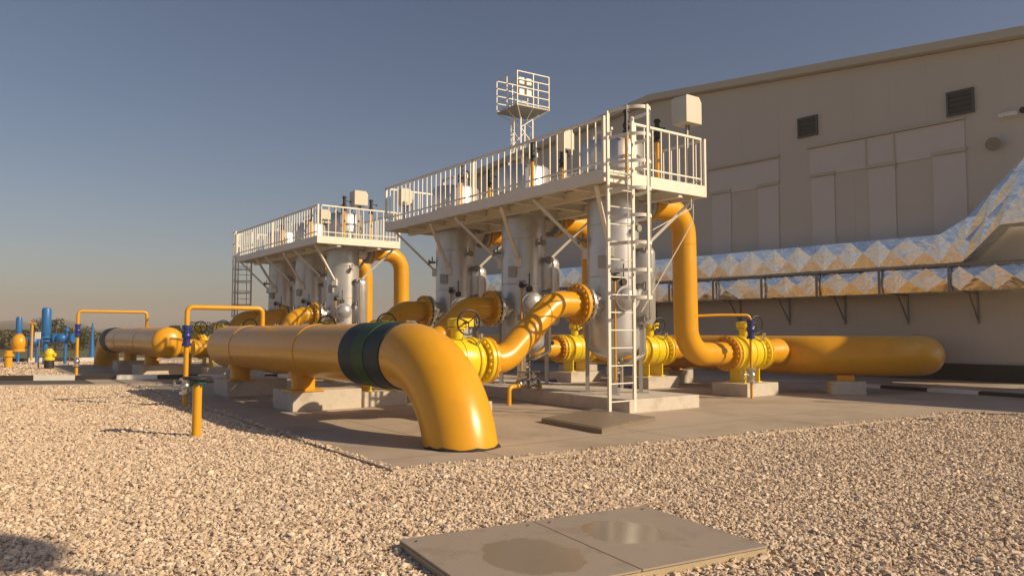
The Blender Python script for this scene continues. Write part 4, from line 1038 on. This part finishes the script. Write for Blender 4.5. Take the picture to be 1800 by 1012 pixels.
MB().cyl((0, 0, 0), (0, 0, .36), .19, seg=20).build('foot', 'black', t)
q = MB(); q.lathe([(.2, .36), (.22, .42), (.16, .52), (.19, .62), (.19, .72), (.09, .86)], (0, 0, 0), (0, 0, 1), 20); q.cyl((-.26, 0, .6), (.26, 0, .6), .08); q.build('hydrant_body', 'yellow', t)
p = gnd(67, 648); t = thing('sign_post', 'small white sign on a thin dark post in the far gravel', 'sign', (p.x, p.y, 0))
MB().cyl((0, 0, 0), (0, 0, 1.35), .03, seg=8).build('post', 'galv', t)
MB().box((-.04, -.04, 1.42), (.25, .02, .30)).build('panel', 'kerbwhite', t)
p = gnd(14, 646); t = thing('domed_pipe', 'yellow upright pipe with a big rounded dome at the far left', 'pipe', (p.x, p.y, 0))
q = MB(); q.cyl((0, 0, 0), (0, 0, .75), .15, seg=20); q.cyl((0, 0, .5), (0, 0, .6), .22); q.build('pipe', 'orange', t)
q = MB(); q.sphere((.12, .5, 1.08), .32, .32, .42); q.cyl((.12, .5, .70), (.12, .5, .82), .31, seg=24); q.build('dome', 'orange', t)
q = MB(); q.cyl((.75, .4, .3), (.75, .4, 1.95), .05, seg=10); q.cyl((.62, .4, 1.95), (.88, .4, 1.95), .05); q.build('vent_stub', 'orange', t)
for (px, py, h, lb) in ((53, 634, 2.0, 'slim blue post between the two tall blue valves'), (161, 629, 2.1, 'slim tapered blue post standing behind the far kerb')):
    p = gnd(px, py); t = thing('blue_post', lb, 'post', (p.x, p.y, 0), 0, 'slim blue posts')
    MB().cyl((0, 0, 0), (0, 0, h), .16, .04, seg=14).build('shaft', 'lblue', t)
    q = MB(); q.cyl((0, 0, 0), (0, 0, .12), .24, seg=16); q.build('foot', 'lblue', t)

# ------------------------------------------------------------------ hills and trees
def hills():
    vv = []; ff = []; na, nd = 160, 7
    for i in range(na + 1):
        a = R(-70 + 140 * i / na); px = 900 + FPX * math.tan(a) if abs(a) < R(60) else -2000
        for j in range(nd):
            d = 320 + j * 90
            h = (2.5 + 5.0 * (.5 + .5 * math.sin(i * .21 + 1.0)) + 3 * math.sin(i * .55 + 2) * .5 + 1.5 * math.sin(i * 1.7)) * (j / (nd - 1)) ** .8 * 2.1
            h *= .72 + .5 * math.exp(-((a + R(36)) / R(9)) ** 2)
            vv.append((d * math.sin(a), d * math.cos(a), h - .06))
    for i in range(na):
        for j in range(nd - 1):
            o = i * nd + j; ff.append((o, o + nd, o + nd + 1, o + 1))
    return MB().add(vv, ff)
struct(hills().build('hills', 'hill'))
def tree(label, x, y, h, w, m_, seed, name='bushy_tree', nleaf=1700, cat='tree'):
    rd = np.random.default_rng(seed); t = thing(name, label, cat, (x, y, -.05), 0, 'trees beyond the far kerb')
    tr = MB(); tr.sweep([(0, 0, 0), (.05, 0, h * .25), (-.05, .05, h * .5), (0, 0, h * .8)], [.06 * h * .5, .05 * h * .5, .035 * h * .5, .01 * h], 8)
    for k in range(4):
        th = k * 1.7; tr.sweep([(0, 0, h * (.25 + .08 * k)), (.2 * w * math.cos(th), .2 * w * math.sin(th), h * (.45 + .08 * k)), (.35 * w * math.cos(th), .35 * w * math.sin(th), h * (.6 + .08 * k))], [.02 * h, .014 * h, .006 * h], 6)
    tr.build('trunk', 'bark', t)
    nc = 16; cl = np.stack([rd.uniform(-.42, .42, nc) * w, rd.uniform(-.42, .42, nc) * w, rd.uniform(.28, .88, nc) * h], 1)
    cr = rd.uniform(.12, .24, nc) * w
    idx = rd.integers(0, nc, nleaf); dirs = rd.normal(size=(nleaf, 3)); dirs /= np.linalg.norm(dirs, axis=1)[:, None]
    pos = cl[idx] + dirs * (cr[idx] * rd.uniform(.35, 1.0, nleaf) ** .5)[:, None]; pos[:, 2] = np.clip(pos[:, 2], .05, h)
    sz = rd.uniform(.025, .055, nleaf) * max(w, 2) * .8
    a = rd.normal(size=(nleaf, 3)); a /= np.linalg.norm(a, axis=1)[:, None]; b2 = np.cross(a, rd.normal(size=(nleaf, 3))); b2 /= np.linalg.norm(b2, axis=1)[:, None]
    vv = np.concatenate([pos + a * sz[:, None], pos + b2 * sz[:, None] * .6, pos - a * sz[:, None], pos - b2 * sz[:, None] * .6]).reshape(4, nleaf, 3).transpose(1, 0, 2).reshape(-1, 3)
    MB().add([tuple(p) for p in vv], [(4 * k, 4 * k + 1, 4 * k + 2, 4 * k + 3) for k in range(nleaf)]).build('crown', m_, t, smooth=False)
trs = [(100, 62, 3.1, 2.6, 'leaf', 'tallest dark tree above the blue valve at left'), (128, 66, 2.0, 3.2, 'leaf', 'dark bushy tree just right of the tallest left tree'), (10, 70, 1.7, 5.0, 'leaf2', 'low wide olive bush at the far left edge'),
       (55, 75, 1.5, 5.0, 'leaf', 'low dark bush behind the two blue valves'), (170, 72, 1.5, 4.5, 'leaf2', 'low olive bush behind the slim tapered blue post'), (205, 78, 1.4, 5.0, 'leaf', 'low dark bush left of the second thick pipe'),
       (250, 85, 1.7, 6.0, 'leaf2', 'low olive bush seen over the second thick pipe'), (320, 82, 2.2, 4, 'leaf', 'dark bush seen behind the far inlet valves'), (375, 80, 2.6, 3.8, 'leaf', 'dark bush at the foot of the dark far ladder'), (-60, 66, 2.0, 6, 'leaf', 'dark bush beyond the left edge')]
for k, (px, Y, h, w, m_, lb) in enumerate(trs):
    tree(lb, (px - 900) / FPX * Y, Y, h, w, m_, 20 + k)

# ------------------------------------------------------------------ haze: one closed box of thin air
hz_m = bpy.data.materials.new('haze_air'); hz_m.use_nodes = True
hn = hz_m.node_tree; hn.nodes.remove(hn.nodes["Principled BSDF"])
pv = hn.nodes.new("ShaderNodeVolumePrincipled"); pv.inputs["Color"].default_value = (.90, .83, .82, 1); pv.inputs["Density"].default_value = .0011
hn.links.new(pv.outputs[0], hn.nodes["Material Output"].inputs["Volume"])
hzo = MB().box((0, 0, 10.5), (1800, 1800, 23)).build('haze', hz_m, smooth=False)
hzo["kind"] = "stuff"

# ------------------------------------------------------------------ unseen posts added outside the frame to cast shadows into it
def shadow_post(label, x, y, h, head):
    t = thing('shadow_post', label, 'shadow post', (x, y, 0), 0, 'shadow posts')
    MB().cyl((0, 0, -.2), (0, 0, h), .07, .045, seg=14).build('pole', 'galv', t)
    MB().cyl((0, 0, 0), (0, 0, .04), .2, seg=14).build('foot_plate', 'galv', t)
    q = MB(); q.sphere((0, 0, h + head * .5), head, head * .9, head * .8); q.build('shadow_globe', 'lightgrey', t)
kk = 1 / math.tan(SUN_EL); sx_, sy_ = .93 / math.hypot(.93, .36), -.36 / math.hypot(.93, .36)
for (px, py, h, hd, lb) in ((1450, 708, 5.0, .13, 'tall shadow post added beyond the right edge, nearer the hall'), (1645, 739, 4.6, .13, 'tall shadow post added beyond the right edge, nearer the gravel'), (0, 985, 7.2, .55, 'taller made-up shadow post with a big globe, well outside the frame at right')):
    p = gnd(px, py); shadow_post(lb, p.x + sx_ * kk * h, p.y + sy_ * kk * h, h, hd)  # last post is invented, its big globe shapes the bottom left shadow
